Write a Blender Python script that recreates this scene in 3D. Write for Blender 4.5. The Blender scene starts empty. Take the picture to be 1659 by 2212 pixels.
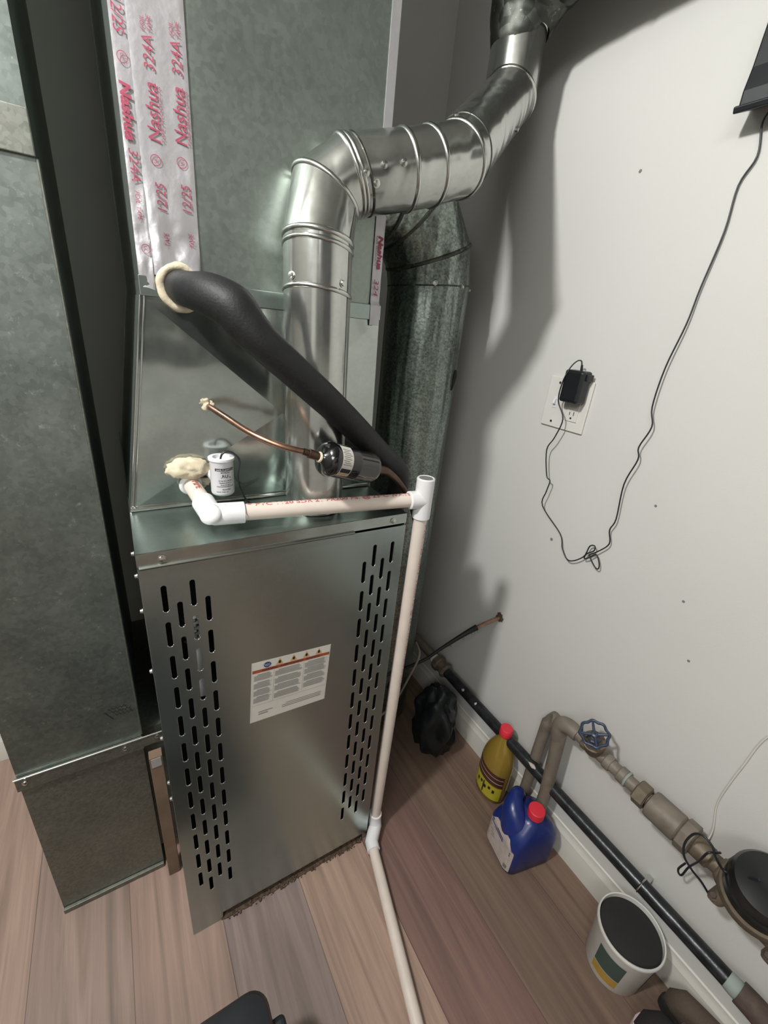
import bpy, bmesh, math, random
from mathutils import Vector, Matrix, noise
random.seed(7)
S = bpy.context.scene
COL = S.collection

# ---------------------------------------------------------------- camera
cam_d = bpy.data.cameras.new('camera')
cam_d.sensor_fit = 'HORIZONTAL'; cam_d.sensor_width = 36.0; cam_d.lens = 36.0 * 929.59 / 1659.0
cam_d.clip_start = 0.01
cam = bpy.data.objects.new('camera', cam_d); COL.objects.link(cam)
cam.matrix_world = Matrix(((0.85774845, 0.12735453, -0.4980446, 0.00669885),
                           (-0.5052251, 0.38778267, -0.77095538, -0.59894434),
                           (0.0949484, 0.91291041, 0.39696269, 1.30286764),
                           (0, 0, 0, 1)))
S.camera = cam

# ---------------------------------------------------------------- light and exposure
w = bpy.data.worlds.new('world'); S.world = w; w.use_nodes = True
w.node_tree.nodes['Background'].inputs[0].default_value = (0.5, 0.52, 0.5, 1)
w.node_tree.nodes['Background'].inputs[1].default_value = 0.05
LAMP = (-0.60, -0.30, 2.10)
ld = bpy.data.lights.new('bulb_light', 'POINT'); ld.energy = 84.0; ld.shadow_soft_size = 0.055
ld.color = (1.0, 0.996, 0.975)
lo = bpy.data.objects.new('bulb_light', ld); lo.location = LAMP; COL.objects.link(lo)
fd = bpy.data.lights.new('fill_light', 'AREA'); fd.energy = 24.0; fd.shape = 'RECTANGLE'; fd.size = 0.9; fd.size_y = 0.7
fd.color = (1.0, 0.998, 0.985)
fo = bpy.data.objects.new('fill_light', fd); fo.location = (-1.05, -1.35, 2.25); fo.rotation_euler = (math.radians(25), math.radians(-25), 0); COL.objects.link(fo)  # soft fill added without any fixture, to lift the darker sides
S.view_settings.view_transform = 'Standard'; S.view_settings.look = 'None'
S.view_settings.exposure = 0.12; S.view_settings.gamma = 1.0; S.view_settings.use_curve_mapping = False

# ---------------------------------------------------------------- materials
def lin(c):
    return tuple(((v / 255.0) / 12.92 if v <= 10 else ((v / 255.0 + 0.055) / 1.055) ** 2.4) for v in c) + (1.0,)

class NT:
    def __init__(s, name):
        s.m = bpy.data.materials.new(name); s.m.use_nodes = True
        s.t = s.m.node_tree; s.b = s.t.nodes['Principled BSDF']
    def n(s, typ, **kw):
        nd = s.t.nodes.new(typ)
        for k, v in kw.items():
            if k.startswith('_'): nd.inputs[k[1:].replace('_', ' ')].default_value = v
            else: setattr(nd, k, v)
        return nd
    def l(s, a, ao, b, bi): s.t.links.new(a.outputs[ao], b.inputs[bi])

def plain(name, rgb, rough=0.5, metal=0.0, var=0.08, scale=30, bump=0.0, bscale=80, spec=0.5, coat=0.0):
    t = NT(name); c = lin(rgb)
    tc = t.n('ShaderNodeTexCoord'); nz = t.n('ShaderNodeTexNoise'); nz.inputs['Scale'].default_value = scale; nz.inputs['Detail'].default_value = 4
    t.l(tc, 'Object', nz, 'Vector')
    r = t.n('ShaderNodeValToRGB')
    r.color_ramp.elements[0].position = 0.3; r.color_ramp.elements[1].position = 0.7
    r.color_ramp.elements[0].color = tuple(v * (1 - var) for v in c[:3]) + (1,)
    r.color_ramp.elements[1].color = tuple(min(1, v * (1 + var)) for v in c[:3]) + (1,)
    t.l(nz, 'Fac', r, 'Fac'); t.l(r, 'Color', t.b, 'Base Color')
    t.b.inputs['Roughness'].default_value = rough; t.b.inputs['Metallic'].default_value = metal
    t.b.inputs['Specular IOR Level'].default_value = spec; t.b.inputs['Coat Weight'].default_value = coat
    if bump:
        n2 = t.n('ShaderNodeTexNoise'); n2.inputs['Scale'].default_value = bscale; n2.inputs['Detail'].default_value = 5
        t.l(tc, 'Object', n2, 'Vector')
        b = t.n('ShaderNodeBump'); b.inputs['Strength'].default_value = bump; b.inputs['Distance'].default_value = 0.002
        t.l(n2, 'Fac', b, 'Height'); t.l(b, 'Normal', t.b, 'Normal')
    return t.m

def galv(name, lo_, hi_, r0=0.22, r1=0.42, spangle=90, wob=0.5, wscale=5, metal=0.95, streak=None, mottle=0.5, speck=0.0, aniso=0.0):
    """zinc coated sheet: spangle cells, cloudy mottling, gentle oil-canning"""
    t = NT(name)
    tc = t.n('ShaderNodeTexCoord'); mp = t.n('ShaderNodeMapping')
    t.l(tc, 'Object', mp, 'Vector')
    if streak: mp.inputs['Scale'].default_value = streak
    vo = t.n('ShaderNodeTexVoronoi'); vo.inputs['Scale'].default_value = spangle; t.l(tc, 'Object', vo, 'Vector')
    nz = t.n('ShaderNodeTexNoise'); nz.inputs['Scale'].default_value = 9; nz.inputs['Detail'].default_value = 9; nz.inputs['Roughness'].default_value = 0.7
    t.l(tc, 'Object', nz, 'Vector')
    sx = t.n('ShaderNodeSeparateColor'); t.l(vo, 'Color', sx, 'Color')
    mx = t.n('ShaderNodeMix'); mx.data_type = 'FLOAT'; mx.inputs[0].default_value = mottle
    t.l(sx, 'Red', mx, 2); t.l(nz, 'Fac', mx, 3)
    r = t.n('ShaderNodeValToRGB'); r.color_ramp.elements[0].position = 0.25; r.color_ramp.elements[1].position = 0.75
    r.color_ramp.elements[0].color = lin(lo_); r.color_ramp.elements[1].color = lin(hi_)
    t.l(mx, 0, r, 'Fac')
    last = (r, 'Color')
    if speck:
        n3 = t.n('ShaderNodeTexNoise'); n3.inputs['Scale'].default_value = 55; n3.inputs['Detail'].default_value = 6; n3.inputs['Roughness'].default_value = 0.75
        t.l(tc, 'Object', n3, 'Vector')
        r3 = t.n('ShaderNodeValToRGB'); r3.color_ramp.elements[0].position = 0.60; r3.color_ramp.elements[1].position = 0.70
        t.l(n3, 'Fac', r3, 'Fac')
        m3 = t.n('ShaderNodeMix'); m3.data_type = 'RGBA'
        ml = t.n('ShaderNodeMath', operation='MULTIPLY'); ml.inputs[1].default_value = speck
        t.l(r3, 'Color', ml, 0); t.l(ml, 0, m3, 0); t.l(r, 'Color', m3, 6); m3.inputs[7].default_value = lin((205, 210, 205))
        last = (m3, 2)
    t.l(last[0], last[1], t.b, 'Base Color')
    mr = t.n('ShaderNodeMapRange'); mr.inputs[3].default_value = r0; mr.inputs[4].default_value = r1
    t.l(mx, 0, mr, 0); t.l(mr, 0, t.b, 'Roughness')
    t.b.inputs['Metallic'].default_value = metal
    t.b.inputs['Anisotropic'].default_value = aniso
    n2 = t.n('ShaderNodeTexNoise'); n2.inputs['Scale'].default_value = wscale; n2.inputs['Detail'].default_value = 1.5
    t.l(mp, 'Vector', n2, 'Vector')
    b = t.n('ShaderNodeBump'); b.inputs['Strength'].default_value = wob; b.inputs['Distance'].default_value = 0.02
    t.l(n2, 'Fac', b, 'Height'); t.l(b, 'Normal', t.b, 'Normal')
    return t.m

M_wall = plain('painted_drywall', (200, 199, 195), 0.75, var=0.02, scale=3, bump=0.10, bscale=260)
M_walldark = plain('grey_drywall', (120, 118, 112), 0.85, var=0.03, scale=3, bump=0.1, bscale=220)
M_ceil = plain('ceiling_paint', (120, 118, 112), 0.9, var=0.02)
M_base = plain('white_trim_paint', (205, 202, 194), 0.42, var=0.04, scale=12)
M_sheet = galv('galvanized_sheet', (142, 152, 145), (164, 173, 166), 0.34, 0.50, 170, 0.30, 3.0, mottle=0.8)
M_coil = galv('bright_galvanized_sheet', (160, 168, 163), (190, 196, 191), 0.10, 0.22, 220, 0.5, 7.0, mottle=0.92)
M_top = galv('furnace_top_sheet', (146, 160, 154), (172, 184, 179), 0.24, 0.38, 220, 0.4, 6.0, mottle=0.9)
M_ret = galv('weathered_galvanized_sheet', (104, 112, 107), (146, 154, 148), 0.36, 0.55, 150, 0.35, 3.0, speck=0.45, mottle=0.85)
M_boot = galv('dull_galvanized_sheet', (110, 113, 106), (140, 142, 134), 0.45, 0.6, 200, 0.2, 3.0, mottle=0.7)
M_door = galv('furnace_door_steel', (158, 170, 167), (170, 182, 178), 0.22, 0.28, 400, 0.10, 2.0, mottle=0.8, aniso=0.3)
M_flue = galv('shiny_galvanized_pipe', (178, 181, 177), (206, 208, 204), 0.14, 0.27, 200, 0.25, 22, streak=(1, 1, 0.12), mottle=0.9)
M_round = galv('spangled_galvanized_pipe', (98, 108, 102), (156, 166, 159), 0.26, 0.42, 260, 0.8, 24, streak=(1, 1, 0.12), mottle=0.6, speck=0.5)
M_vent = galv('dirty_vent_metal', (62, 64, 60), (110, 112, 106), 0.4, 0.65, 60, 0.5, 20, mottle=0.6, speck=0.6)
M_bead = plain('rolled_metal_edge', (200, 202, 198), 0.22, 1.0, 0.06)
M_screw = plain('zinc_screw', (205, 205, 200), 0.25, 1.0, 0.05)
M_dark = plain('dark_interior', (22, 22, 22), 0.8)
M_foam = plain('black_foam_insulation', (27, 28, 29), 0.55, spec=0.35, var=0.15, scale=60, bump=0.25, bscale=300)
M_putty = plain('cream_duct_seal', (196, 184, 160), 0.85, var=0.14, scale=60, bump=0.9, bscale=90)
M_copper = plain('copper', (164, 130, 112), 0.34, 1.0, 0.3, 50)
M_copperd = plain('tarnished_copper', (92, 74, 64), 0.42, 0.9, 0.3, 40)
M_drier = plain('gloss_black_enamel', (16, 16, 17), 0.16, 0.0, 0.05, coat=0.6)
M_pvc = plain('white_pvc', (206, 194, 184), 0.34, var=0.05, scale=25)
M_pvcf = plain('white_pvc_fitting', (216, 215, 216), 0.28, var=0.03, scale=20)
M_white = plain('white_plastic', (214, 214, 217), 0.3, var=0.02)
M_ink = plain('black_ink', (24, 24, 26), 0.6)
M_gink = plain('grey_ink', (112, 112, 110), 0.7)
M_red = plain('red_print', (156, 66, 88), 0.6)
M_redp = plain('faded_red_print', (178, 96, 88), 0.6)
M_paper = plain('label_paper', (196, 192, 184), 0.55, var=0.03)
M_orange = plain('orange_band', (150, 72, 40), 0.5)
M_tri = plain('warning_triangle_tan', (190, 150, 96), 0.5)
M_blueink = plain('blue_print', (40, 56, 110), 0.5)
M_black = plain('black_plastic', (24, 26, 30), 0.38, var=0.06, bump=0.1)
M_cord = plain('black_cord', (30, 30, 36), 0.4)
M_gas = plain('black_iron_pipe', (48, 50, 52), 0.30, 0.55, 0.45, 45, bump=0.35, bscale=70)
M_brass = plain('aged_bronze', (106, 95, 80), 0.55, 0.35, 0.25, 40, bump=0.5, bscale=70)
M_oldpipe = plain('painted_old_pipe', (116, 107, 96), 0.55, 0.1, 0.22, 30, bump=0.5, bscale=60)
M_rust = plain('rusty_iron', (78, 64, 58), 0.75, 0.1, 0.3, 50, bump=0.8, bscale=60)
M_dope = plain('pale_green_sealant', (136, 146, 140), 0.7, var=0.1)
M_wdope = plain('white_sealant', (214, 212, 204), 0.7, var=0.1)
M_blue = plain('blue_hdpe', (26, 42, 104), 0.30, var=0.1)
M_redcap = plain('red_cap_plastic', (212, 48, 64), 0.45, var=0.04)
M_label = plain('grey_label_paper', (178, 166, 160), 0.55, var=0.12, scale=60)
M_yellow = plain('yellow_label', (176, 164, 46), 0.45)
M_brownlab = plain('dark_brown_label', (74, 40, 28), 0.45)
M_gold = NT('amber_bottle_plastic')
M_gold.b.inputs['Base Color'].default_value = lin((150, 124, 54)); M_gold.b.inputs['Roughness'].default_value = 0.14
M_gold.b.inputs['Metallic'].default_value = 0.25; M_gold = M_gold.m
M_handle = plain('blue_handwheel', (58, 68, 88), 0.4, 0.3)
M_pail = plain('white_pail_plastic', (206, 204, 198), 0.45, var=0.05)
M_paint = plain('dried_dark_paint', (34, 33, 33), 0.8, var=0.1)
M_green = plain('green_label', (58, 74, 68), 0.5)
M_ochre = plain('ochre_label', (168, 132, 52), 0.5)
M_shoe = plain('black_suede', (38, 34, 34), 0.92, bump=0.6, bscale=300)
M_shoeb = plain('brown_suede', (84, 72, 62), 0.95, bump=0.8, bscale=250)
M_shoep = plain('pale_pink_sole', (214, 190, 190), 0.7)
M_wood = plain('bare_pine', (112, 90, 74), 0.75, var=0.25, scale=14)
M_teal = plain('dark_teal_plastic_bag', (13, 20, 23), 0.55, var=0.2, bump=0.6, bscale=30)
M_debris = plain('brown_debris', (84, 68, 54), 0.95, var=0.5, scale=120, bump=1.0, bscale=150)
M_plate = plain('ivory_plate', (210, 208, 202), 0.35, var=0.02)
M_meter = plain('black_meter_plastic', (24, 25, 26), 0.3, var=0.1)
M_porc = plain('white_porcelain', (230, 228, 220), 0.3)
M_adhes = plain('silver_sticker', (190, 188, 186), 0.4, 0.6)

def foil_mat():
    t = NT('foil_tape')
    t.b.inputs['Base Color'].default_value = lin((186, 184, 187)); t.b.inputs['Metallic'].default_value = 0.6
    t.b.inputs['Roughness'].default_value = 0.42
    tc = t.n('ShaderNodeTexCoord'); v = t.n('ShaderNodeTexNoise'); v.inputs['Scale'].default_value = 60; v.inputs['Detail'].default_value = 3
    t.l(tc, 'Object', v, 'Vector')
    b = t.n('ShaderNodeBump'); b.inputs['Strength'].default_value = 0.25; b.inputs['Distance'].default_value = 0.004
    t.l(v, 'Fac', b, 'Height'); t.l(b, 'Normal', t.b, 'Normal')
    return t.m
M_foil = foil_mat()

def floor_mat():
    t = NT('laminate_planks')
    tc = t.n('ShaderNodeTexCoord'); sp = t.n('ShaderNodeSeparateXYZ'); t.l(tc, 'Object', sp, 'Vector')
    PW = 0.183
    a = t.n('ShaderNodeMath', operation='ADD'); a.inputs[1].default_value = PW * 20 - 0.063; t.l(sp, 'X', a, 0)
    d = t.n('ShaderNodeMath', operation='DIVIDE'); d.inputs[1].default_value = PW; t.l(a, 0, d, 0)
    fl = t.n('ShaderNodeMath', operation='FLOOR'); t.l(d, 0, fl, 0)
    fr = t.n('ShaderNodeMath', operation='FRACT'); t.l(d, 0, fr, 0)
    # end joints, offset per row
    wn = t.n('ShaderNodeTexWhiteNoise'); wn.noise_dimensions = '1D'; t.l(fl, 0, wn, 'W')
    ya = t.n('ShaderNodeMath', operation='ADD'); t.l(sp, 'Y', ya, 0); t.l(wn, 'Value', ya, 1)
    ya2 = t.n('ShaderNodeMath', operation='ADD'); ya2.inputs[1].default_value = 10.3; t.l(ya, 0, ya2, 0)
    yd = t.n('ShaderNodeMath', operation='DIVIDE'); yd.inputs[1].default_value = 1.21; t.l(ya2, 0, yd, 0)
    yf = t.n('ShaderNodeMath', operation='FLOOR'); t.l(yd, 0, yf, 0)
    yr = t.n('ShaderNodeMath', operation='FRACT'); t.l(yd, 0, yr, 0)
    cb = t.n('ShaderNodeCombineXYZ'); t.l(fl, 0, cb, 'X'); t.l(yf, 0, cb, 'Y')
    w2 = t.n('ShaderNodeTexWhiteNoise'); w2.noise_dimensions = '2D'; t.l(cb, 'Vector', w2, 'Vector')
    # base tone across the room
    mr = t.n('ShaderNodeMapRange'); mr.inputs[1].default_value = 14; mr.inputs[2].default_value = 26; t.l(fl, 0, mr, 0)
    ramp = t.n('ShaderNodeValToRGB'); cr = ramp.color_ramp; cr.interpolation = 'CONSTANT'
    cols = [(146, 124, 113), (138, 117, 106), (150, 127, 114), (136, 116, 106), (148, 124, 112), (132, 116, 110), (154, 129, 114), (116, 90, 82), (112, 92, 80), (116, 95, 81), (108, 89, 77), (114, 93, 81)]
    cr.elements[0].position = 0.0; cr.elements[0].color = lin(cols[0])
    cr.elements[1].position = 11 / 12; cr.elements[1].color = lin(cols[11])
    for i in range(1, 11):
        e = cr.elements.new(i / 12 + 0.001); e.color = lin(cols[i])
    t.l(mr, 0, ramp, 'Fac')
    # grain
    mp = t.n('ShaderNodeMapping'); mp.inputs['Scale'].default_value = (30, 1.4, 1); t.l(tc, 'Object', mp, 'Vector')
    va = t.n('ShaderNodeVectorMath', operation='ADD'); t.l(mp, 'Vector', va, 0)
    sc = t.n('ShaderNodeVectorMath', operation='SCALE'); sc.inputs['Scale'].default_value = 7.0; t.l(w2, 'Color', sc, 0); t.l(sc, 0, va, 1)
    g = t.n('ShaderNodeTexNoise'); g.inputs['Scale'].default_value = 1.3; g.inputs['Detail'].default_value = 7; g.inputs['Roughness'].default_value = 0.62; g.inputs['Distortion'].default_value = 0.8
    t.l(va, 0, g, 'Vector')
    gr = t.n('ShaderNodeMapRange'); gr.inputs[1].default_value = 0.3; gr.inputs[2].default_value = 0.7; gr.inputs[3].default_value = 0.68; gr.inputs[4].default_value = 1.28; t.l(g, 'Fac', gr, 0)
    mm = t.n('ShaderNodeVectorMath', operation='SCALE'); t.l(ramp, 'Color', mm, 0); t.l(gr, 0, mm, 'Scale')
    # seams
    s1 = t.n('ShaderNodeMath', operation='LESS_THAN'); s1.inputs[1].default_value = 0.010; t.l(fr, 0, s1, 0)
    s2 = t.n('ShaderNodeMath', operation='LESS_THAN'); s2.inputs[1].default_value = 0.0016; t.l(yr, 0, s2, 0)
    sm = t.n('ShaderNodeMath', operation='MAXIMUM'); t.l(s1, 0, sm, 0); t.l(s2, 0, sm, 1)
    sf = t.n('ShaderNodeMath', operation='MULTIPLY'); sf.inputs[1].default_value = 0.55; t.l(sm, 0, sf, 0)
    mix = t.n('ShaderNodeMix'); mix.data_type = 'RGBA'; t.l(sf, 0, mix, 0); t.l(mm, 0, mix, 6); mix.inputs[7].default_value = lin((52, 40, 34))
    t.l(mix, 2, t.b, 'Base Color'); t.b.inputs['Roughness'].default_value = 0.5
    b = t.n('ShaderNodeBump'); b.inputs['Strength'].default_value = 0.15; b.inputs['Distance'].default_value = 0.001; t.l(g, 'Fac', b, 'Height'); t.l(b, 'Normal', t.b, 'Normal')
    return t.m
M_floor = floor_mat()

# ---------------------------------------------------------------- mesh helpers
class MB:
    def __init__(s): s.v = []; s.f = []
    def raw(s, vs, fs):
        o = len(s.v); s.v += [Vector(v) for v in vs]; s.f += [tuple(i + o for i in f) for f in fs]; return s
    def box(s, lo, hi, rot=None, piv=None):
        (a, b, c), (d, e, f) = lo, hi
        vs = [Vector(p) for p in ((a, b, c), (d, b, c), (d, e, c), (a, e, c), (a, b, f), (d, b, f), (d, e, f), (a, e, f))]
        if rot is not None:
            pv = Vector(piv if piv is not None else ((a + d) / 2, (b + e) / 2, (c + f) / 2))
            vs = [pv + rot @ (v - pv) for v in vs]
        return s.raw(vs, [(0, 3, 2, 1), (4, 5, 6, 7), (0, 1, 5, 4), (1, 2, 6, 5), (2, 3, 7, 6), (3, 0, 4, 7)])
    def ring_sweep(s, rings, cap0=True, cap1=True):
        n = len(rings[0]); o = len(s.v)
        for r in rings: s.v += [Vector(p) for p in r]
        for i in range(len(rings) - 1):
            for j in range(n):
                a = o + i * n + j; b = o + i * n + (j + 1) % n
                s.f.append((a, b, b + n, a + n))
        if cap0: s.f.append(tuple(o + j for j in reversed(range(n))))
        if cap1: s.f.append(tuple(o + (len(rings) - 1) * n + j for j in range(n)))
        return s
    def tube(s, pts, r, n=16, cap=True, smooth=0):
        P = [Vector(p) for p in pts]
        R = list(r) if isinstance(r, (list, tuple)) else [r] * len(P)
        if smooth: P, R = catmull(P, R, smooth)
        T = []
        for i in range(len(P)):
            a = P[max(0, i - 1)]; b = P[min(len(P) - 1, i + 1)]
            T.append((b - a).normalized() if i in (0, len(P) - 1) else ((P[i] - a).normalized() + (b - P[i]).normalized()).normalized())
        up = Vector((0, 0, 1)) if abs(T[0].z) < 0.9 else Vector((0, 1, 0))
        u = T[0].cross(up).normalized(); rings = []
        for i in range(len(P)):
            u = (u - T[i] * u.dot(T[i])).normalized(); v = T[i].cross(u)
            m = 1.0
            if 0 < i < len(P) - 1:
                c = max(0.5, (P[i] - P[i - 1]).normalized().dot(T[i])); m = 1 / c
                bend = (P[i] - P[i - 1]).normalized() - (P[i + 1] - P[i]).normalized()
                bend = bend.normalized() if bend.length > 1e-6 else u
            else: bend = u
            ring = []
            for k in range(n):
                a = 2 * math.pi * k / n
                o = (u * math.cos(a) + v * math.sin(a)) * R[i]
                o += bend * (o.dot(bend)) * (m - 1)
                ring.append(P[i] + o)
            rings.append(ring)
        return s.ring_sweep(rings, cap, cap)
    def lathe(s, prof, org, axis, n=32, cap0=True, cap1=True, ang=None):
        ax = Vector(axis).normalized(); up = Vector((0, 0, 1)) if abs(ax.z) < 0.9 else Vector((0, 1, 0))
        u = ax.cross(up).normalized(); v = ax.cross(u); O = Vector(org)
        rings = [[O + ax * h + (u * math.cos(2 * math.pi * k / n) + v * math.sin(2 * math.pi * k / n)) * r for k in range(n)] for r, h in prof]
        return s.ring_sweep(rings, cap0, cap1)
    def torus(s, c, axis, R, r, n=32, m=8, sq=None):
        ax = Vector(axis).normalized(); up = Vector((0, 0, 1)) if abs(ax.z) < 0.9 else Vector((0, 1, 0))
        u = ax.cross(up).normalized(); v = ax.cross(u); C = Vector(c); o = len(s.v)
        for i in range(n):
            a = 2 * math.pi * i / n; d = u * math.cos(a) + v * math.sin(a)
            for j in range(m):
                b = 2 * math.pi * j / m
                s.v.append(C + d * (R + r * math.cos(b)) + ax * r * math.sin(b))
        for i in range(n):
            for j in range(m):
                s.f.append((o + i * m + j, o + ((i + 1) % n) * m + j, o + ((i + 1) % n) * m + (j + 1) % m, o + i * m + (j + 1) % m))
        return s
    def build(s, name, mat, parent=None, smooth=35, bevel=0.0, sub=0):
        org = origin(parent) if parent else Vector((0, 0, 0))
        me = bpy.data.meshes.new(name)
        me.from_pydata([tuple(v - org) for v in s.v], [], s.f); me.validate()
        bm = bmesh.new(); bm.from_mesh(me); bmesh.ops.recalc_face_normals(bm, faces=bm.faces); bm.to_mesh(me); bm.free()
        return link(name, me, mat, parent, smooth, bevel, sub)

def catmull(P, R, k):
    Q, W = [], []
    for i in range(len(P) - 1):
        p0 = P[max(0, i - 1)]; p1 = P[i]; p2 = P[i + 1]; p3 = P[min(len(P) - 1, i + 2)]
        for j in range(k):
            t = j / k
            Q.append(0.5 * ((2 * p1) + (p2 - p0) * t + (2 * p0 - 5 * p1 + 4 * p2 - p3) * t * t + (3 * p1 - p0 - 3 * p2 + p3) * t ** 3))
            W.append(R[i] * (1 - t) + R[i + 1] * t)
    Q.append(P[-1]); W.append(R[-1]); return Q, W

def origin(o):
    v = Vector(o.location)
    while o.parent: o = o.parent; v = v + Vector(o.location)
    return v

def link(name, me, mat, parent=None, smooth=35, bevel=0.0, sub=0):
    if smooth:
        me.shade_smooth(); me.set_sharp_from_angle(angle=math.radians(smooth))
    if mat: me.materials.clear(); me.materials.append(mat)
    o = bpy.data.objects.new(name, me); COL.objects.link(o)
    if parent: o.parent = parent
    if bevel:
        b = o.modifiers.new('bevel', 'BEVEL'); b.width = bevel; b.segments = 3; b.limit_method = 'ANGLE'; b.angle_limit = math.radians(40)
    if sub:
        m = o.modifiers.new('sub', 'SUBSURF'); m.levels = sub; m.render_levels = sub
    return o

def thing(name, loc, label, cat, group=None):
    o = bpy.data.objects.new(name, None); o.empty_display_size = 0.05; o.location = loc; COL.objects.link(o)
    o['label'] = label; o['category'] = cat
    if group: o['group'] = group
    return o
def tag(o, label, cat, group=None):
    o['label'] = label; o['category'] = cat
    if group: o['group'] = group
    return o
def struct(o): o['kind'] = 'structure'; return o

def text_mesh(s, size=1.0, bold=0.0, extrude=0.0):
    c = bpy.data.curves.new('t', 'FONT'); c.body = s; c.size = size; c.offset = bold; c.extrude = extrude; c.align_x = 'LEFT'; c.resolution_u = 3
    o = bpy.data.objects.new('t', c); me = bpy.data.meshes.new_from_object(o)
    vs = [(v.co.x, v.co.y) for v in me.vertices]; fs = [tuple(p.vertices) for p in me.polygons]
    bpy.data.objects.remove(o); bpy.data.curves.remove(c); bpy.data.meshes.remove(me)
    return vs, fs
def text_on(mb, s, size, fn, bold=0.0, shear=0.0, width=None, center=False):
    vs, fs = text_mesh(s, size, bold)
    if not vs: return mb
    mxx = max(v[0] for v in vs); mnx = min(v[0] for v in vs)
    k = (width / (mxx - mnx)) if width else 1.0
    off = -(mxx + mnx) / 2 if center else -mnx
    mb.raw([fn((x + off + shear * y) * k, y) for x, y in vs], fs); return mb
def planar(org, ux, uy):
    O, A, B = Vector(org), Vector(ux), Vector(uy)
    return lambda u, v: O + A * u + B * v

def screw(parent, p, nrm, r=0.0042):
    nrm = Vector(nrm).normalized(); m = MB()
    m.lathe([(r * 1.35, 0), (r * 1.35, 0.0008), (r, 0.001), (r * 0.95, 0.0036), (r * 0.4, 0.0042)], Vector(p), nrm, 10)
    return m.build('screw', M_screw, parent, smooth=30)

# ================================================================= SETTING
XR, YB, XL, YF, ZC = 0.915, 0.70, -1.55, -2.1, 2.32
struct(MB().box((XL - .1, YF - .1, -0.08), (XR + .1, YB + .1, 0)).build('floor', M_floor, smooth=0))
struct(MB().box((XR, YF, 0), (XR + .1, YB, ZC)).build('wall_right', M_wall, smooth=0))
struct(MB().box((XL - .1, YB, 0), (XR + .1, YB + .1, ZC)).build('wall_back', M_wall, smooth=0))
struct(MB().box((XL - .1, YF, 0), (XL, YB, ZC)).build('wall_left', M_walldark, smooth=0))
struct(MB().box((XL - .1, YF - .1, 0), (XR + .1, YF, ZC)).build('wall_front', M_wall, smooth=0))
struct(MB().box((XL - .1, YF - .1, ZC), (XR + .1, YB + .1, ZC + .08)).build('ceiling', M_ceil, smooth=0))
prof = [(0, 0), (0.013, 0), (0.013, 0.060), (0.011, 0.066), (0.011, 0.070), (0.007, 0.078), (0.004, 0.086), (0.004, 0.092), (0, 0.094)]
m = MB()
m.ring_sweep([[(XR - 0.0005 - a, y, z) for a, z in prof] for y in (YF, YB - 0.014)])
struct(m.build('baseboard_right', M_base, smooth=25))
m = MB(); m.ring_sweep([[(x, YB - 0.0005 - a, z) for a, z in prof] for x in (XL, XR - 0.014)])
struct(m.build('baseboard_back', M_base, smooth=25))

WN = thing('added_dark_panel', (0.2, YF, 1.0), 'unseen dark panel shaped as a window, added for the metal to reflect', 'added panel'); WN['kind'] = 'structure'  # unseen window shape, added to give the metal a dark reflection
m = MB()
for lo_, hi_ in (((-0.62, YF + .001, 1.00), (-0.55, YF + .03, 2.0)), ((0.85, YF + .001, 1.00), (0.91, YF + .03, 2.0)), ((-0.55, YF + .001, 1.00), (0.85, YF + .03, 1.06)), ((-0.55, YF + .001, 1.94), (0.85, YF + .03, 2.0)), ((0.12, YF + .001, 1.06), (0.16, YF + .03, 1.94))): m.box(lo_, hi_)
m.build('added_panel_frame', M_base, WN, smooth=0)
MB().box((-0.55, YF + .001, 1.06), (0.85, YF + .012, 1.94)).build('added_panel_glass', M_drier, WN, smooth=0)

# ceiling lamp the room is lit by
t = thing('ceiling_lampholder', (-0.6, -0.3, ZC), 'white porcelain lampholder on the ceiling above the return duct', 'lamp')
MB().lathe([(0.057, 0), (0.057, 0.012), (0.04, 0.02), (0.03, 0.05), (0.028, 0.07)], (-0.6, -0.3, ZC - 0.001), (0, 0, -1)).build('lamp_base', M_porc, t)

# ================================================================= FURNACE
F = thing('furnace', (0.222, 0.35, 0), 'tall narrow galvanized steel furnace with slotted door on wood floor', 'furnace')
W_, H_, Dp = 0.445, 0.985, 0.68
m = MB()
m.box((0.0, 0.003, 0.0), (0.0012, Dp, H_ - 0.001)); m.box((W_ - 0.0012, 0.003, 0.0), (W_, Dp, H_ - 0.001)); m.box((0.0012, Dp - 0.001, 0), (W_ - 0.0012, Dp, H_ - 0.001))
m.box((0.0012, 0.004, 0.0), (0.02, 0.005, 0.96)); m.box((W_ - 0.02, 0.004, 0), (W_ - 0.0012, 0.005, 0.96))
m.build('cabinet', M_door, F, smooth=0)
MB().box((0, 0.0, H_ - 0.0012), (W_, Dp, H_)).build('top_panel', M_top, F, smooth=0)
m = MB(); m.raw([(0, -0.0005, H_), (W_, -0.0005, H_), (W_, -0.0005, H_ - 0.0195), (0, -0.0005, H_ - 0.0195), (0, .001, H_), (W_, .001, H_), (W_, .001, H_ - 0.0195), (0, .001, H_ - 0.0195)],
    [(0, 3, 2, 1), (4, 5, 6, 7), (0, 1, 5, 4), (2, 3, 7, 6), (1, 2, 6, 5), (0, 4, 7, 3)])
m.build('top_flange', M_coil, F, smooth=0)
m = MB(); m.ring_sweep([[(x, y, z) for y, z in ((0.001, 0.967), (-0.004, 0.966), (-0.0055, 0.964), (-0.004, 0.9615), (0.001, 0.961))] for x in (0.002, 0.335)])
m.build('door_lip', M_bead, F, smooth=60)
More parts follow.
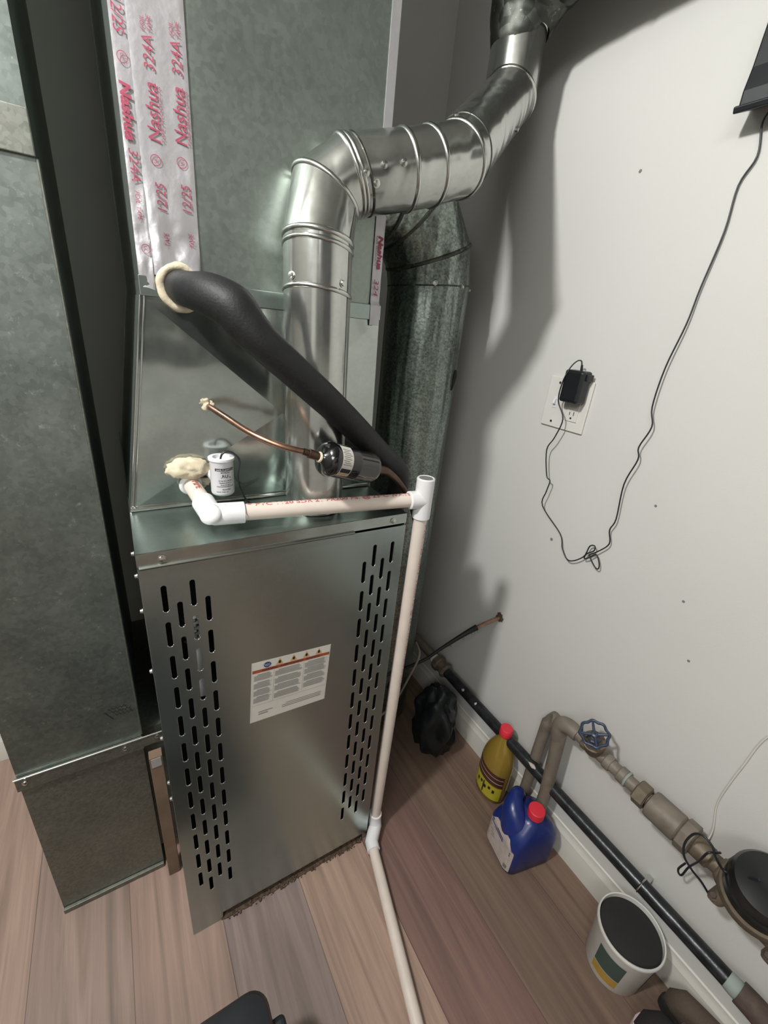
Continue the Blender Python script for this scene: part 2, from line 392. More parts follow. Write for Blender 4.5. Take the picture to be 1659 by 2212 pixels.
# slotted door: flat outline with 96 punched slots
def slot_pts(cx, zt, zb, r=0.0044, n=6):
    p = []
    for i in range(n + 1):
        a = math.pi * i / n; p.append((cx + r * math.cos(a), zt - r + r * math.sin(a)))
    for i in range(n + 1):
        a = math.pi + math.pi * i / n; p.append((cx + r * math.cos(a), zb + r + r * math.sin(a)))
    return p
slots = []
for cx, zt in ((0.029, 0.930), (0.048, 0.897), (0.0675, 0.931), (0.0875, 0.897), (0.3615, 0.899), (0.381, 0.931), (0.4005, 0.899), (0.4195, 0.931)):
    for k in range(12): slots.append((cx, zt - k * 0.0648, zt - k * 0.0648 - 0.048))
c = bpy.data.curves.new('d', 'CURVE'); c.dimensions = '2D'; c.fill_mode = 'BOTH'; c.extrude = 0.0005; c.bevel_depth = 0.0007; c.bevel_resolution = 1
def spl(pts):
    s = c.splines.new('POLY'); s.points.add(len(pts) - 1); s.use_cyclic_u = True
    for q, (x, y) in zip(s.points, pts): q.co = (x, y, 0, 1)
spl([(0.001, 0.001), (0.0645, 0.001), (0.0645, 0.026), (0.431, 0.026), (0.431, 0.001), (0.444, 0.001), (0.444, 0.9605), (0.001, 0.9605)])
for cx, a, b in slots: spl(slot_pts(cx, a, b))
o = bpy.data.objects.new('d', c); me = bpy.data.meshes.new_from_object(o); bpy.data.objects.remove(o)
org = origin(F)
for v in me.vertices: v.co = Vector((v.co.x, -0.0005 + v.co.z, v.co.y)) - org
me.name = 'door_panel'; door = link('door_panel', me, M_door, F, smooth=30)
# rolled lips under each slot
m = MB()
for cx, a, b in slots:
    pts = [(cx + 0.0042 * math.cos(q), -0.0012, b + 0.0044 + 0.0042 * math.sin(q)) for q in [math.pi * (1 + i / 8) for i in range(9)]]
    m.tube(pts, 0.0008, 5)
bm = bmesh.new(); bm.from_mesh(door.data)
for f in bm.faces: f.material_index = 0
base = [bm.verts.new(v - org) for v in m.v]
for f in m.f:
    nf = bm.faces.new([base[i] for i in f]); nf.material_index = 1; nf.smooth = True
bm.normal_update(); bm.to_mesh(door.data); bm.free(); door.data.materials.append(M_bead)
# bottom rail, inner parts seen through the slots
MB().box((0.02, 0.012, 0.0), (W_ - 0.02, 0.014, 0.03)).build('base_rail', M_dark, F, smooth=0)  # near-black paints in the shade of the recess under the door
MB().box((0.002, 0.06, 0.02), (W_ - 0.002, 0.062, 0.955)).build('shade_panel', M_dark, F, smooth=0)  # near-black sheet standing in for the shade inside the cabinet
MB().lathe([(0.016, 0), (0.016, 0.17)], (0.072, 0.032, 0.68), (0, 0, 1), 20).build('draft_tube', M_white, F)
for k in range(5):
    MB().torus((0.0665, 0.034, 0.80 + k * 0.011), (0, 0, 1), 0.017, 0.0035, 16, 6).build('hose_rib', M_bead, F)
for p in ((0.032, -0.001, 0.974), (0.415, -0.001, 0.974)): screw(F, p, (0, -1, 0))
for z in (0.981, 0.945, 0.885, 0.77, 0.62, 0.505, 0.46): screw(F, (-0.0006, 0.012, z), (-1, 0, 0), 0.0034)
# warning sticker
Lb = MB(); LTL, LTR, LBR, LBL = Vector((0.150, -0.0016, 0.737)), Vector((0.302, -0.0016, 0.727)), Vector((0.294, -0.0016, 0.588)), Vector((0.143, -0.0016, 0.594))
def lab(u, v, d=0.0):
    p = (LTL * (1 - u) + LTR * u) * (1 - v) + (LBL * (1 - u) + LBR * u) * v
    return Vector((p.x, -0.0018 - d, p.z))
def labq(mb, u0, v0, u1, v1, d=0.0003):
    mb.raw([lab(u0, v0, d), lab(u1, v0, d), lab(u1, v1, d), lab(u0, v1, d)], [(0, 3, 2, 1)])
m = MB(); m.raw([lab(0, 0), lab(1, 0), lab(1, 1), lab(0, 1)] + [lab(u, v) + Vector((0, .0006, 0)) for u, v in ((0, 0), (1, 0), (1, 1), (0, 1))], [(0, 3, 2, 1), (4, 5, 6, 7), (0, 1, 5, 4), (1, 2, 6, 5), (2, 3, 7, 6), (3, 0, 4, 7)])
LBO = m.build('warning_label', M_paper, F, smooth=0); LBO['label'] = 'white warning sticker with orange band and triangles'
m = MB(); labq(m, 0.01, 0.125, 0.99, 0.172); m.build('orange_band', M_orange, LBO, smooth=0)
m = MB(); text_on(m, 'WARNING   AVERTISSEMENT   WARNING', 0.05, lambda u, v: lab(0.12 + u, 0.166 - v, 0.0006), width=0.74); m.build('band_lettering', M_ink, LBO, smooth=0)
for u in (0.335, 0.51, 0.675, 0.84):
    m = MB(); m.raw([lab(u - .045, .115, .0003), lab(u + .045, .115, .0003), lab(u, .015, .0003)], [(0, 1, 2)]); o = m.build('warning_triangle', M_tri, LBO, smooth=0)
for u in (0.335, 0.51, 0.675, 0.84):
    m = MB(); m.raw([lab(u + .016 * math.cos(a), .078 + .024 * math.sin(a) * (1.3 if math.sin(a) < 0 else 0.9), .0006) for a in [2 * math.pi * k / 10 for k in range(10)]], [tuple(range(10))])
    m.build('hazard_pictogram', M_ink, LBO, smooth=0)
m = MB(); m.raw([lab(0.185 + .045 * math.cos(a), .072 + .043 * math.sin(a), .0004) for a in [2 * math.pi * k / 20 for k in range(20)]], [tuple(range(20))]); m.build('blue_logo', M_blueink, LBO, smooth=0)
m = MB(); text_on(m, 'NGC', 0.05, lambda u, v: lab(0.15 + u, 0.088 - v * 1.0, .0007), width=0.07); m.build('logo_lettering', M_paper, LBO, smooth=0)
m = MB(); random.seed(3)
for u0, u1, vs_ in ((0.03, 0.255, (0.20, 0.33, 0.45, 0.57)), (0.285, 0.635, (0.20, 0.33, 0.45, 0.58)), (0.665, 0.965, (0.20, 0.31, 0.43, 0.55))):
    for v0 in vs_:
        labq(m, u0 + 0.04, v0, u1 - 0.03 - random.random() * .03, v0 + 0.009)
        for k in range(7): labq(m, u0, v0 + 0.018 + k * 0.0125, u1 - random.random() * 0.04, v0 + 0.018 + k * 0.0125 + 0.0052)
labq(m, 0.27, 0.19, 0.272, 0.72); labq(m, 0.65, 0.19, 0.652, 0.70); labq(m, 0.02, 0.715, 0.98, 0.718)
labq(m, 0.45, 0.82, 0.93, 0.829); labq(m, 0.40, 0.85, 0.93, 0.86); labq(m, 0.40, 0.88, 0.93, 0.89); labq(m, 0.1, 0.84, 0.28, 0.852); labq(m, 0.1, 0.875, 0.22, 0.89); labq(m, .013, .01, .014, .99); labq(m, .986, .01, .987, .99)
m.build('fine_print', M_gink, LBO, smooth=0)

# debris strip in the gap in front of the furnace
m = MB(); random.seed(5)
n = 60
for i in range(n):
    x = 0.06 + i * 0.372 / n; d = 0.0055 + 0.006 * noise.noise(Vector((x * 30, 0, 0)))
    m.box((x, -d, 0.0), (x + 0.372 / n, 0.0115, 0.0015 + 0.002 * random.random()))
for i in range(120):
    x = 0.065 + random.random() * 0.36; y = -0.012 + random.random() * 0.012; s = 0.001 + random.random() * 0.0028
    m.box((x, y, 0.001), (x + s * 1.6, y + s, 0.003 + s), Matrix.Rotation(random.random() * 3, 3, 'Z'))
o = tag(m.build('floor_debris', M_debris, None, smooth=0), 'line of brown crumbs and torn caulk along the furnace base', 'debris'); o['kind'] = 'stuff'

# ================================================================= COIL CASE
Cc = thing('coil_case', (0.222, 0.4, H_), 'galvanized coil box with cross-broken front standing on the furnace', 'coil box')
YC = 0.153
TL, TR_, BR_, BL_ = Vector((0.052, YC, 1.309)), Vector((0.438, YC, 1.312)), Vector((0.445, YC, H_ + .001)), Vector((0.002, YC, H_ + .001))
ce = Vector((0.250, YC - 0.020, 1.146))
m = MB()
m.raw([TL, TR_, BR_, BL_, ce], [(0, 1, 4), (1, 2, 4), (2, 3, 4), (3, 0, 4)])
m.build('front_panel', M_coil, Cc, smooth=0)
MB().box((0.0535, YC + .0005, 1.300), (0.4315, 0.66, 1.3295)).build('neck', M_sheet, Cc, smooth=0)
m = MB(); yb = 0.66
m.raw([TL, BL_, BL_ + Vector((0, yb - YC, 0)), TL + Vector((0, yb - YC, 0)), TR_, BR_, BR_ + Vector((0, yb - YC, 0)), TR_ + Vector((0, yb - YC, 0))],
      [(0, 1, 2, 3), (4, 7, 6, 5), (3, 2, 6, 7), (0, 3, 7, 4)])
m.build('side_panels', M_sheet, Cc, smooth=0)
for dx in (0.0, 0.0055):
    m = MB(); a = TL + Vector((dx, -0.001, 0)); b = BL_ + Vector((dx, -0.001, 0)); m.tube([a, b], 0.0014, 8)
    m.build('corner_flange', M_bead, Cc)
m = MB(); m.tube([(0.003, YC - .003, H_ + .004), (0.15, YC - .002, H_ + .0035), (0.3, YC - .003, H_ + .0035), (0.443, YC - .002, H_ + .004)], [0.004, 0.0028, 0.0032, 0.0025], 8)
m.build('bottom_seam', M_bead, Cc)
m = MB(); m.box((0.052, YC - 0.004, 1.309), (0.438, YC - 0.001, 1.334)); m.build('top_cleat', M_top, Cc, smooth=0, bevel=0.001)
def blob(name, c, rad, mat, parent, amp=0.25, seed=0, hole=None):
    bm = bmesh.new(); bmesh.ops.create_icosphere(bm, subdivisions=4, radius=1)
    org = origin(parent) if parent else Vector()
    for v in bm.verts:
        n_ = noise.noise(v.co * 2.2 + Vector((seed, seed, 0))) + 0.4 * noise.noise(v.co * 6 + Vector((seed, 0, 0)))
        q = v.co * (1 + amp * n_)
        v.co = Vector((q.x * rad[0], q.y * rad[1], q.z * rad[2])) + Vector(c) - org
    me = bpy.data.meshes.new(name); bm.to_mesh(me); bm.free()
    return link(name, me, mat, parent, 60)
blob('duct_seal', (0.1298, 0.1490, 1.1596), (0.012, 0.009, 0.012), M_putty, Cc, 0.5, 1)
blob('duct_seal', (0.0932, 0.1380, 1.0563), (0.032, 0.018, 0.018), M_putty, Cc, 0.25, 2)
blob('duct_seal', (0.1088, 0.1500, 1.0278), (0.018, 0.010, 0.012), M_putty, Cc, 0.45, 5)

# ================================================================= SUPPLY PLENUM
Pl = thing('supply_plenum', (0.24, 0.4, 1.334), 'tall galvanized supply plenum with foil taped corners above the coil box', 'duct')
X0, X1 = 0.054, 0.431
MB().box((X0, YC, 1.33), (X1, 0.66, ZC - 0.002)).build('duct_body', M_sheet, Pl, smooth=0)
def crum(x, z):
    a = max(0.0, min(1.0, (1.50 - z) / 0.14)); a = a * a * 0.0055 + 0.0006
    return a * (0.6 + noise.noise(Vector((x * 42, z * 30, 1))) + 0.7 * abs(noise.noise(Vector((x * 90, z * 60, 5)))))
def tape(name, x0, x1, z0, z1, base=0.0008, nx=18, nz=120, edge=None):
    m = MB(); vs = []; fs = []
    for j in range(nz + 1):
        for i in range(nx + 1):
            x = x0 + (x1 - x0) * i / nx; z = z0 + (z1 - z0) * j / nz
            y = YC - base - crum(x, z) * (0.35 if i in (0, nx) else 1)
            if j == 0: z += 0.004 * noise.noise(Vector((x * 60, 0, 3)))
            vs.append((x, y, z))
    for j in range(nz):
        for i in range(nx): a = j * (nx + 1) + i; fs.append((a, a + 1, a + nx + 2, a + nx + 1))
    m.raw(vs, fs); return m.build(name, M_foil, Pl, smooth=50)
TA = tape('foil_tape', 0.0535, 0.074, 1.318, 1.95, 0.0006, 8); TB = tape('foil_tape', 0.071, 0.134, 1.338, 1.95, 0.0014)
TA['label'] = 'foil tape strip folded round the left corner'
def tp(x, z, b=0.0016): return Vector((x, YC - b - crum(x, z) - 0.0006, z))
def ttext(par, s, x, z, size, up=True, shear=0.18, bold=0.0, width=None, b=0.0022):
    m = MB()
    if up: fn = lambda u, v: tp(x - v, z + u, b)
    else: fn = lambda u, v: tp(x + v, z - u, b)
    text_on(m, s, size, fn, bold, shear, width); return m.build('tape_print', M_red, par, smooth=0)
def ul(par, x, z, r, up=True):
    m = MB(); N = 20
    vs = []
    for k in range(N):
        a = 2 * math.pi * k / N
        vs.append(tp(x + r * math.cos(a), z + r * math.sin(a), .0022)); vs.append(tp(x + r * .86 * math.cos(a), z + r * .86 * math.sin(a), .0022))
    m.raw(vs, [(2 * k, 2 * k + 1, (2 * k + 3) % (2 * N), (2 * k + 2) % (2 * N)) for k in range(N)])
    sg = 1 if up else -1
    text_on(m, 'UL', r * 1.0, lambda u, v: tp(x + (r * .35 - v) * sg, z + (u - r * .5) * sg, .0022), 0, 0, r * 1.0)
    return m.build('tape_print', M_red, par, smooth=0)
for dx, dz in ((0.0, 0.0), (0.031, 0.004)):
    xx = 0.096 + dx
    ttext(TB, 'Nashua', xx, 1.487 + dz, 0.020, bold=0.0001, width=0.058)
    ttext(TB, 'TAPE PRODUCTS', xx + 0.0045, 1.487 + dz, 0.0042, width=0.056)
    ttext(TB, '324A', xx, 1.556 + dz, 0.0165, width=0.032)
    ttext(TB, 'FOIL', xx - 0.007, 1.591 + dz, 0.0065, shear=0.2); ttext(TB, 'TAPE', xx + 0.0, 1.591 + dz, 0.0065, shear=0.2)
    ttext(TB, 'Nashua', xx, 1.640 + dz + .06, 0.020, bold=0.0001, width=0.058)
    ul(TB, xx - 0.008, 1.468 + dz, 0.0062)
    ttext(TB, '12/25', xx, 1.413 + dz, 0.0165, width=0.030)
    ttext(TB, 'TAPE', xx, 1.372 + dz, 0.009, shear=0.2, width=0.016)
ttext(TA, '12/25', 0.0565, 1.612, 0.016, up=False, width=0.03)
ul(TA, 0.0625, 1.560, 0.0058, False)
ttext(TA, 'Nashua', 0.0565, 1.538, 0.016, up=False, bold=0.0006, width=0.056)
ttext(TA, '324A', 0.0580, 1.474, 0.0150, up=False, width=0.034)
ttext(TA, 'FOIL TAPE', 0.0600, 1.430, 0.0070, up=False)
ul(TA, 0.0655, 1.366, 0.0055, False)
# thin tape at the right corner
m = MB()
m.box((X1 - 0.014, YC - 0.001, 1.46), (X1 + 0.0012, YC - 0.0002, ZC - 0.003)); m.box((X1 + 0.0002, YC, 1.30), (X1 + 0.0012, YC + .04, ZC - 0.003))
TC = m.build('foil_tape', M_foil, Pl, smooth=0)
m = MB(); vs = []; fs = []
for j in range(41):
    for i in range(5):
        x = 0.4155 + 0.0185 * i / 4 + 0.006 * (1 - j / 40) * 0; z = 1.300 + 0.17 * j / 40
        vs.append((x, YC - 0.0052 - 0.0008 * noise.noise(Vector((x * 90, z * 60, 0))) if z < 1.336 else YC - 0.0022 - 0.0008 * noise.noise(Vector((x * 90, z * 60, 0))), z))
for j in range(40):
    for i in range(4): a = j * 5 + i; fs.append((a, a + 1, a + 6, a + 5))
m.raw(vs, fs); TD = m.build('foil_tape', M_foil, Pl, smooth=50); TD['label'] = 'printed foil tape scrap at the right corner'
m = MB(); text_on(m, 'Nashua', 0.016, lambda u, v: Vector((0.4235 + v * .75, YC - 0.0036, 1.440 - u)), 0.0006, 0.18, 0.05); text_on(m, 'TAPE PRODUCTS', 0.004, lambda u, v: Vector((0.4185 + v, YC - 0.0036, 1.440 - u)), 0, 0, 0.045)
text_on(m, '324', 0.013, lambda u, v: Vector((0.4185 + v, YC - 0.0066, 1.374 - u)), 0, 0.18, 0.025)
m.build('tape_print', M_red, TD, smooth=0)

# ================================================================= RETURN DUCT
R_ = thing('return_duct', (-0.144, 0.4, 0), 'weathered galvanized return duct standing left of the furnace', 'duct')
RX0, RX1, RY = -0.247, -0.041, 0.18
MB().box((RX0, RY, 0.46), (RX1, 0.62, 1.470)).build('lower_duct', M_ret, R_, smooth=0)
MB().box((RX0 - 0.004, RY + 0.001, 1.470), (RX1, 0.62, ZC - 0.002)).build('upper_duct', M_ret, R_, smooth=0)
m = MB(); m.box((RX0 - 0.012, RY - 0.004, 1.447), (RX1 + 0.001, RY - 0.0005, 1.494)); m.build('drive_cleat', M_boot, R_, smooth=0, bevel=0.0015)
MB().box((RX0, RY + 0.001, 0.004), (RX1, 0.62, 0.4595)).build('lower_boot', M_boot, R_, smooth=0)
m = MB(); m.box((RX0 - 0.003, RY - 0.006, 0.428), (RX1 + 0.002, RY - 0.0005, 0.459)); m.box((RX1 + 0.002, RY - 0.006, 0.432), (-0.003, RY - 0.003, 0.459)); m.build('collar_strip', M_boot, R_, smooth=0)
m = MB(); m.tube([(RX0 - 0.004, RY - 0.007, 0.4605), (-0.0025, RY - 0.007, 0.4605)], 0.0016, 8); m.build('collar_edge', M_bead, R_)
MB().box((RX1, RY + 0.02, 0.05), (-0.0015, 0.60, 0.455)).build('side_boot', M_boot, R_, smooth=0)
m = MB(); m.box((RX0, RY - 0.007, 0.0), (RX1, RY + 0.0005, 0.014)); m.build('base_flange', M_boot, R_, smooth=0, bevel=0.001)
for x, z in ((-0.236, 0.446), (-0.072, 0.446), (-0.012, 0.450)): screw(R_, (x, RY - 0.0055, z), (0, -1, 0), 0.0036)
m = MB()
for dx in (0.0, 0.007): m.tube([(RX1 + 0.0015, RY + dx, 0.465), (RX1 + 0.0015, RY + dx, 1.446)], 0.0018, 6)
m.build('standing_seam', M_boot, R_)
# pen scribble
m = MB(); random.seed(11)
for k in range(3):
    z = 0.556 - k * 0.009; x = -0.089 + k * 0.006
    pts = []
    for i in range(16): pts.append((x + i * 0.0022, RY - 0.0006, z + 0.0032 * math.sin(i * 2.1 + k) + 0.001 * random.random()))
    m.tube(pts, 0.0004, 4)
m.tube([(-0.094, RY - 0.0006, 0.552), (-0.082, RY - 0.0006, 0.530)], 0.0005, 4)
m.build('pen_marks', M_ink, R_)

# wooden batten
o = MB().box((-0.033, 0.145, 0.0), (-0.008, 0.166, 0.423)).build('wooden_batten', M_wood, None, smooth=0, bevel=0.0012)
tag(o, 'upright bare wooden batten wedged between return duct and furnace', 'batten')
o2 = MB().box((-0.030, 0.1435, 0.395), (-0.011, 0.1448, 0.420)).build('paper_sticker', M_adhes, o, smooth=0)

# ================================================================= FLUE PIPE
Fl = thing('flue_pipe', (0.295, 0.085, H_), 'shiny galvanized flue pipe rising from the furnace and elbowing to the right', 'flue')
fp = [Vector((0.295, 0.087, H_ + 0.0005)), Vector((0.290, 0.093, 1.405)), Vector((0.3085, 0.1160, 1.4704)), Vector((0.3416, 0.1082, 1.4968)),
      Vector((0.4246, 0.0920, 1.5191)), Vector((0.4663, 0.0887, 1.5323)), Vector((0.5210, 0.0929, 1.5536)), Vector((0.7637, 0.2683, 1.7454)), None, None]
fp[8] = Vector((fp[7].x, fp[7].y, fp[7].z + 0.10)); fp[9] = Vector((fp[7].x, fp[7].y, 1.89))
FR = 0.0512
def miter_rings(P, R, n=48):
    mb = MB(); mb.tube(P, R, n, cap=False); L = len(P)
    return [[mb.v[i * n + k] for k in range(n)] for i in range(L)]
rr = miter_rings(fp, FR)
names = ['riser_section', 'elbow_gore', 'elbow_gore', 'horizontal_section', 'elbow_gore', 'elbow_gore', 'diagonal_section', 'upper_elbow', 'upper_section']
segs = []
for i, nm in enumerate(names):
    m = MB(); m.ring_sweep([rr[i], rr[i + 1]], False, False); segs.append(m.build(nm, M_flue, Fl, smooth=50))
def bead_ring(ring, name, parent, thick=0.0022, out=1.0, mat=None):
    c_ = sum((Vector(p) for p in ring), Vector()) / len(ring); n_ = len(ring); m = MB()
    nrm = (Vector(ring[0]) - c_).cross(Vector(ring[n_ // 4]) - c_).normalized()
    rings = []
    for p in ring:
        d = (Vector(p) - c_).normalized()
        rings.append([Vector(p) + d * thick * math.cos(a) * 1.0 + nrm * thick * 1.5 * math.sin(a) for a in [2 * math.pi * k / 8 for k in range(8)]])
    rings.append(rings[0]); m.ring_sweep(rings, False, False)
    return m.build(name, mat or M_bead, parent, smooth=60)
for i in (1, 2, 3, 4, 5, 6, 7, 8): bead_ring(rr[i], 'rolled_bead', segs[min(i, len(segs) - 1)], 0.0026)
def lerp_ring(a, b, t): return [Vector(p) * (1 - t) + Vector(q) * t for p, q in zip(a, b)]
bead_ring(lerp_ring(rr[0], rr[1], 0.975), 'rolled_bead', segs[0], 0.0022)
bead_ring(lerp_ring(rr[0], rr[1], 0.835), 'rolled_bead', segs[0], 0.0024)
bead_ring(lerp_ring(rr[3], rr[4], 0.18), 'rolled_bead', segs[3], 0.0014, mat=M_vent)
bead_ring(lerp_ring(rr[3], rr[4], 0.07), 'rolled_bead', segs[3], 0.0022)
bead_ring(lerp_ring(rr[6], rr[7], 0.10), 'rolled_bead', segs[6], 0.0012, mat=M_vent)
bead_ring(lerp_ring(rr[8], rr[9], 0.25), 'rolled_bead', segs[8], 0.0022)
bead_ring(lerp_ring(rr[8], rr[9], 0.45), 'rolled_bead', segs[8], 0.0022)
def fscrew(i, t, q):
    r = lerp_ring(rr[i], rr[i + 1], t); c_ = sum(r, Vector()) / len(r)
    p = min(r, key=lambda v: -((v - c_).normalized().dot(Vector(q).normalized()))); screw(Fl, p, p - c_, 0.0042)
fscrew(0, 0.862, (0.35, -1, 0)); fscrew(0, 0.862, (-1, -0.35, 0)); fscrew(3, 0.24, (0.0, -1, -0.35)); fscrew(3, 0.10, (0.0, -1, -0.1))
fscrew(6, 0.03, (-0.2, -0.2, 1)); fscrew(6, 0.6, (0.3, -1, -0.9)); fscrew(3, 0.42, (0, -1, 0.1)); fscrew(3, 0.75, (0, -1, 0.1))
m = MB(); n_ = 48
ks = min(range(n_), key=lambda k: -((rr[1][k] - fp[1]).normalized().dot(Vector((0.62, -0.78, 0)))))
m.tube([rr[1][ks], rr[2][ks]], 0.0008, 5); m.tube([rr[0][ks] + Vector((0.0, 0, 0.002)), rr[1][ks]], 0.0007, 5)
m.build('lap_seam', M_vent, segs[1])

# overhead vent duct the flue runs into
V = thing('overhead_vent_duct', (fp[9].x, -0.4, 1.955), 'dirty dark round vent duct running overhead into which the flue rises', 'duct')
vx, vy = fp[9].x, fp[9].y
m = MB(); m.tube([(vx, vy, 1.838), (vx, vy, 1.842), (vx + 0.004, vy, 1.870), (vx + 0.006, vy - 0.02, 1.915), (vx + 0.008, vy - 0.08, 1.950), (vx + 0.008, vy - 0.17, 1.956)], [0.0535, 0.056, 0.066, 0.080, 0.088, 0.088], 40, smooth=3); m.build('flared_elbow', M_vent, V, smooth=50)
m = MB(); m.tube([(vx + 0.008, vy - 0.165, 1.956), (vx + 0.008, -0.8, 1.96), (vx + 0.008, -2.0, 1.97)], 0.0865, 40); m.build('duct_run', M_vent, V, smooth=50)
for y in (0.05, -0.4, -1.0): MB().torus((vx + 0.008, y, 1.957 + max(0, -y) * 0.006), (0, 1, -0.005), 0.087, 0.003, 40, 6).build('joint_bead', M_vent, V)

# ================================================================= LARGE ROUND DUCT
RD = thing('round_duct', (0.70, 0.38, 0), 'large spotted grey round duct behind the furnace bending into the plenum', 'duct')
dp = [Vector((0.70, 0.38, 0.02)), Vector((0.70, 0.38, 1.40)), Vector((0.688, 0.38, 1.462)), Vector((0.628, 0.38, 1.548)), Vector((0.56, 0.38, 1.565)), Vector((0.432, 0.38, 1.565))]
dr = miter_rings(dp, 0.1)
for i, nm in enumerate(['straight_section', 'elbow_gore', 'elbow_gore', 'elbow_gore', 'collar_section']):
    m = MB(); m.ring_sweep([dr[i], dr[i + 1]], i == 0, False); o = m.build(nm, M_round, RD, smooth=50)
    if i: bead_ring(dr[i], 'rolled_bead', o, 0.003 if i > 1 else 0.0012, mat=M_vent)
for q in ((-0.5, -1, 0), (0.3, -1, 0), (0.8, -0.6, 0)):
    v = Vector(q).normalized(); screw(RD, Vector((0.70, 0.38, 1.40)) + v * 0.1, v)
m = MB(); random.seed(2)
pts = [(0.7 + 0.1012 * math.cos(a), 0.38 + 0.1012 * math.sin(a), z) for a, z in ((-0.98, 1.215), (-1.0, 1.20), (-1.03, 1.18), (-1.06, 1.165))]
m.tube(pts, [0.0025, 0.006, 0.004, 0.002], 8, smooth=4); pts = [(0.7 + 0.1012 * math.cos(a), 0.38 + 0.1012 * math.sin(a), z) for a, z in ((-1.06, 1.208), (-0.99, 1.212), (-0.93, 1.205))]
m.tube(pts, [0.001, 0.003, 0.001], 6, smooth=3); m.build('tar_smudge', M_dark, RD)

# ================================================================= REFRIGERANT LINES, DRIER
IL = thing('insulated_suction_line', (0.096, 0.15, 1.324), 'thick black foam-insulated line sweeping down across the flue pipe', 'pipe')
ip = [(0.1048, 0.1580, 1.3248), (0.1068, 0.1200, 1.3223), (0.1104, 0.0750, 1.3195), (0.1246, 0.0380, 1.3161), (0.1458, 0.0160, 1.3049), (0.1576, 0.0080, 1.2896), (0.1780, 0.0000, 1.2678), (0.2150, -0.0020, 1.2378), (0.2607, 0.0000, 1.2018), (0.3017, 0.0120, 1.1705), (0.3474, 0.0300, 1.1344), (0.4064, 0.0550, 1.0865), (0.4710, 0.0820, 1.0303), (0.492, 0.115, 0.92), (0.497, 0.13, 0.60), (0.52, 0.16, 0.42)]
m = MB(); m.tube(ip, [0.0225, 0.0225, 0.023, 0.026, 0.0285, 0.027, 0.0235, 0.0225, 0.0225, 0.022, 0.022, 0.022, 0.022, 0.022, 0.022, 0.022], 28, smooth=8); m.build('foam_sleeve', M_foam, IL, smooth=60)
m = MB(); m.torus((0.1054, 0.1490, 1.3242), (0.05, -1, 0), 0.0265, 0.0062, 40, 10)
for v in m.v:
    k = noise.noise(v * 60) * 0.002; v += Vector((k, k, k))
o = m.build('duct_seal', M_putty, IL, smooth=60); o['label'] = 'cream putty ring where the line enters the duct'

CL = thing('copper_liquid_line', (0.1297, 0.1500, 1.1557), 'thin bright copper tube curving from the coil box to the black drier', 'pipe')
cp = [(0.1305, 0.1550, 1.1547), (0.1329, 0.1250, 1.1569), (0.1455, 0.0800, 1.1512), (0.1667, 0.0300, 1.1402), (0.1985, -0.0000, 1.1287), (0.2331, -0.0120, 1.1204)]
m = MB(); m.tube(cp, 0.0048, 16, smooth=8); m.build('copper_tube', M_copper, CL, smooth=60)
a_ = Vector((0.2331, -0.0120, 1.1204)); b_ = Vector((0.2606, -0.0140, 1.1099)); e_ = Vector((0.3690, 0.0120, 1.0750))
ax_ = (e_ - b_).normalized()
m = MB(); m.tube([a_, a_.lerp(b_, 0.3), a_.lerp(b_, 0.32), a_.lerp(b_, 0.75), b_], [0.0052, 0.0052, 0.0072, 0.0068, 0.006], 16); m.build('brazed_end', M_copperd, CL)
FD = thing('filter_drier', (b_.x, b_.y, b_.z), 'glossy black cylindrical filter drier with white sticker in front of flue', 'filter')
Ld = (e_ - b_).length
m = MB(); m.lathe([(0.006, -0.004), (0.0075, -0.002), (0.010, 0.001), (0.018, 0.003), (0.0245, 0.008), (0.0275, 0.014), (0.0275, 0.018), (0.0268, 0.020), (0.0268, Ld * .52), (0.0276, Ld * .54), (0.0268, Ld * .56), (0.0268, Ld - 0.014), (0.0245, Ld - 0.005), (0.015, Ld), (0.008, Ld + 0.003)], b_, ax_, 40)
m.build('shell', M_drier, FD, smooth=40)
u_ = ax_.cross(Vector((0, 0, 1))).normalized(); v_ = u_.cross(ax_)   # u_ ~ towards camera side
def cyl(h, ang, r): return b_ + ax_ * h + (u_ * math.cos(ang) + v_ * math.sin(ang)) * r
def cpatch(mb, h0, h1, a0, a1, r, n=16):
    vs = []; fs = []
    for i in range(n + 1):
        a = a0 + (a1 - a0) * i / n; vs += [cyl(h0, a, r), cyl(h1, a, r)]
    for i in range(n): fs.append((2 * i, 2 * i + 1, 2 * i + 3, 2 * i + 2))
    mb.raw(vs, fs); return mb
m = MB(); cpatch(m, 0.0215, 0.0445, -0.75, 1.25, 0.0271); lb = m.build('sticker', M_paper, FD, smooth=60)
m = MB(); cpatch(m, 0.0230, 0.0430, -0.50, -0.22, 0.0273);  m.build('black_mark', M_ink, lb, smooth=60)
m = MB(); cpatch(m, 0.0230, 0.0430, -0.68, -0.55, 0.0273); m.build('tan_mark', M_tri, lb, smooth=60)
m = MB()
for k in range(9): cpatch(m, 0.0235 + (k % 2) * .002, 0.0420 - (k * 7 % 5) * .0015, 0.0 + k * 0.115, 0.0 + k * 0.115 + 0.035, 0.0273, 3)
m.build('fine_print', M_gink, lb, smooth=60)
m = MB(); m.torus(b_ - ax_ * 0.003, ax_, 0.0062, 0.0022, 20, 6); m.build('solder_collar', M_putty, FD)
CO = thing('outlet_copper_line', (e_.x, e_.y, e_.z), 'dull brown copper line from the drier outlet down behind the white tee', 'pipe')
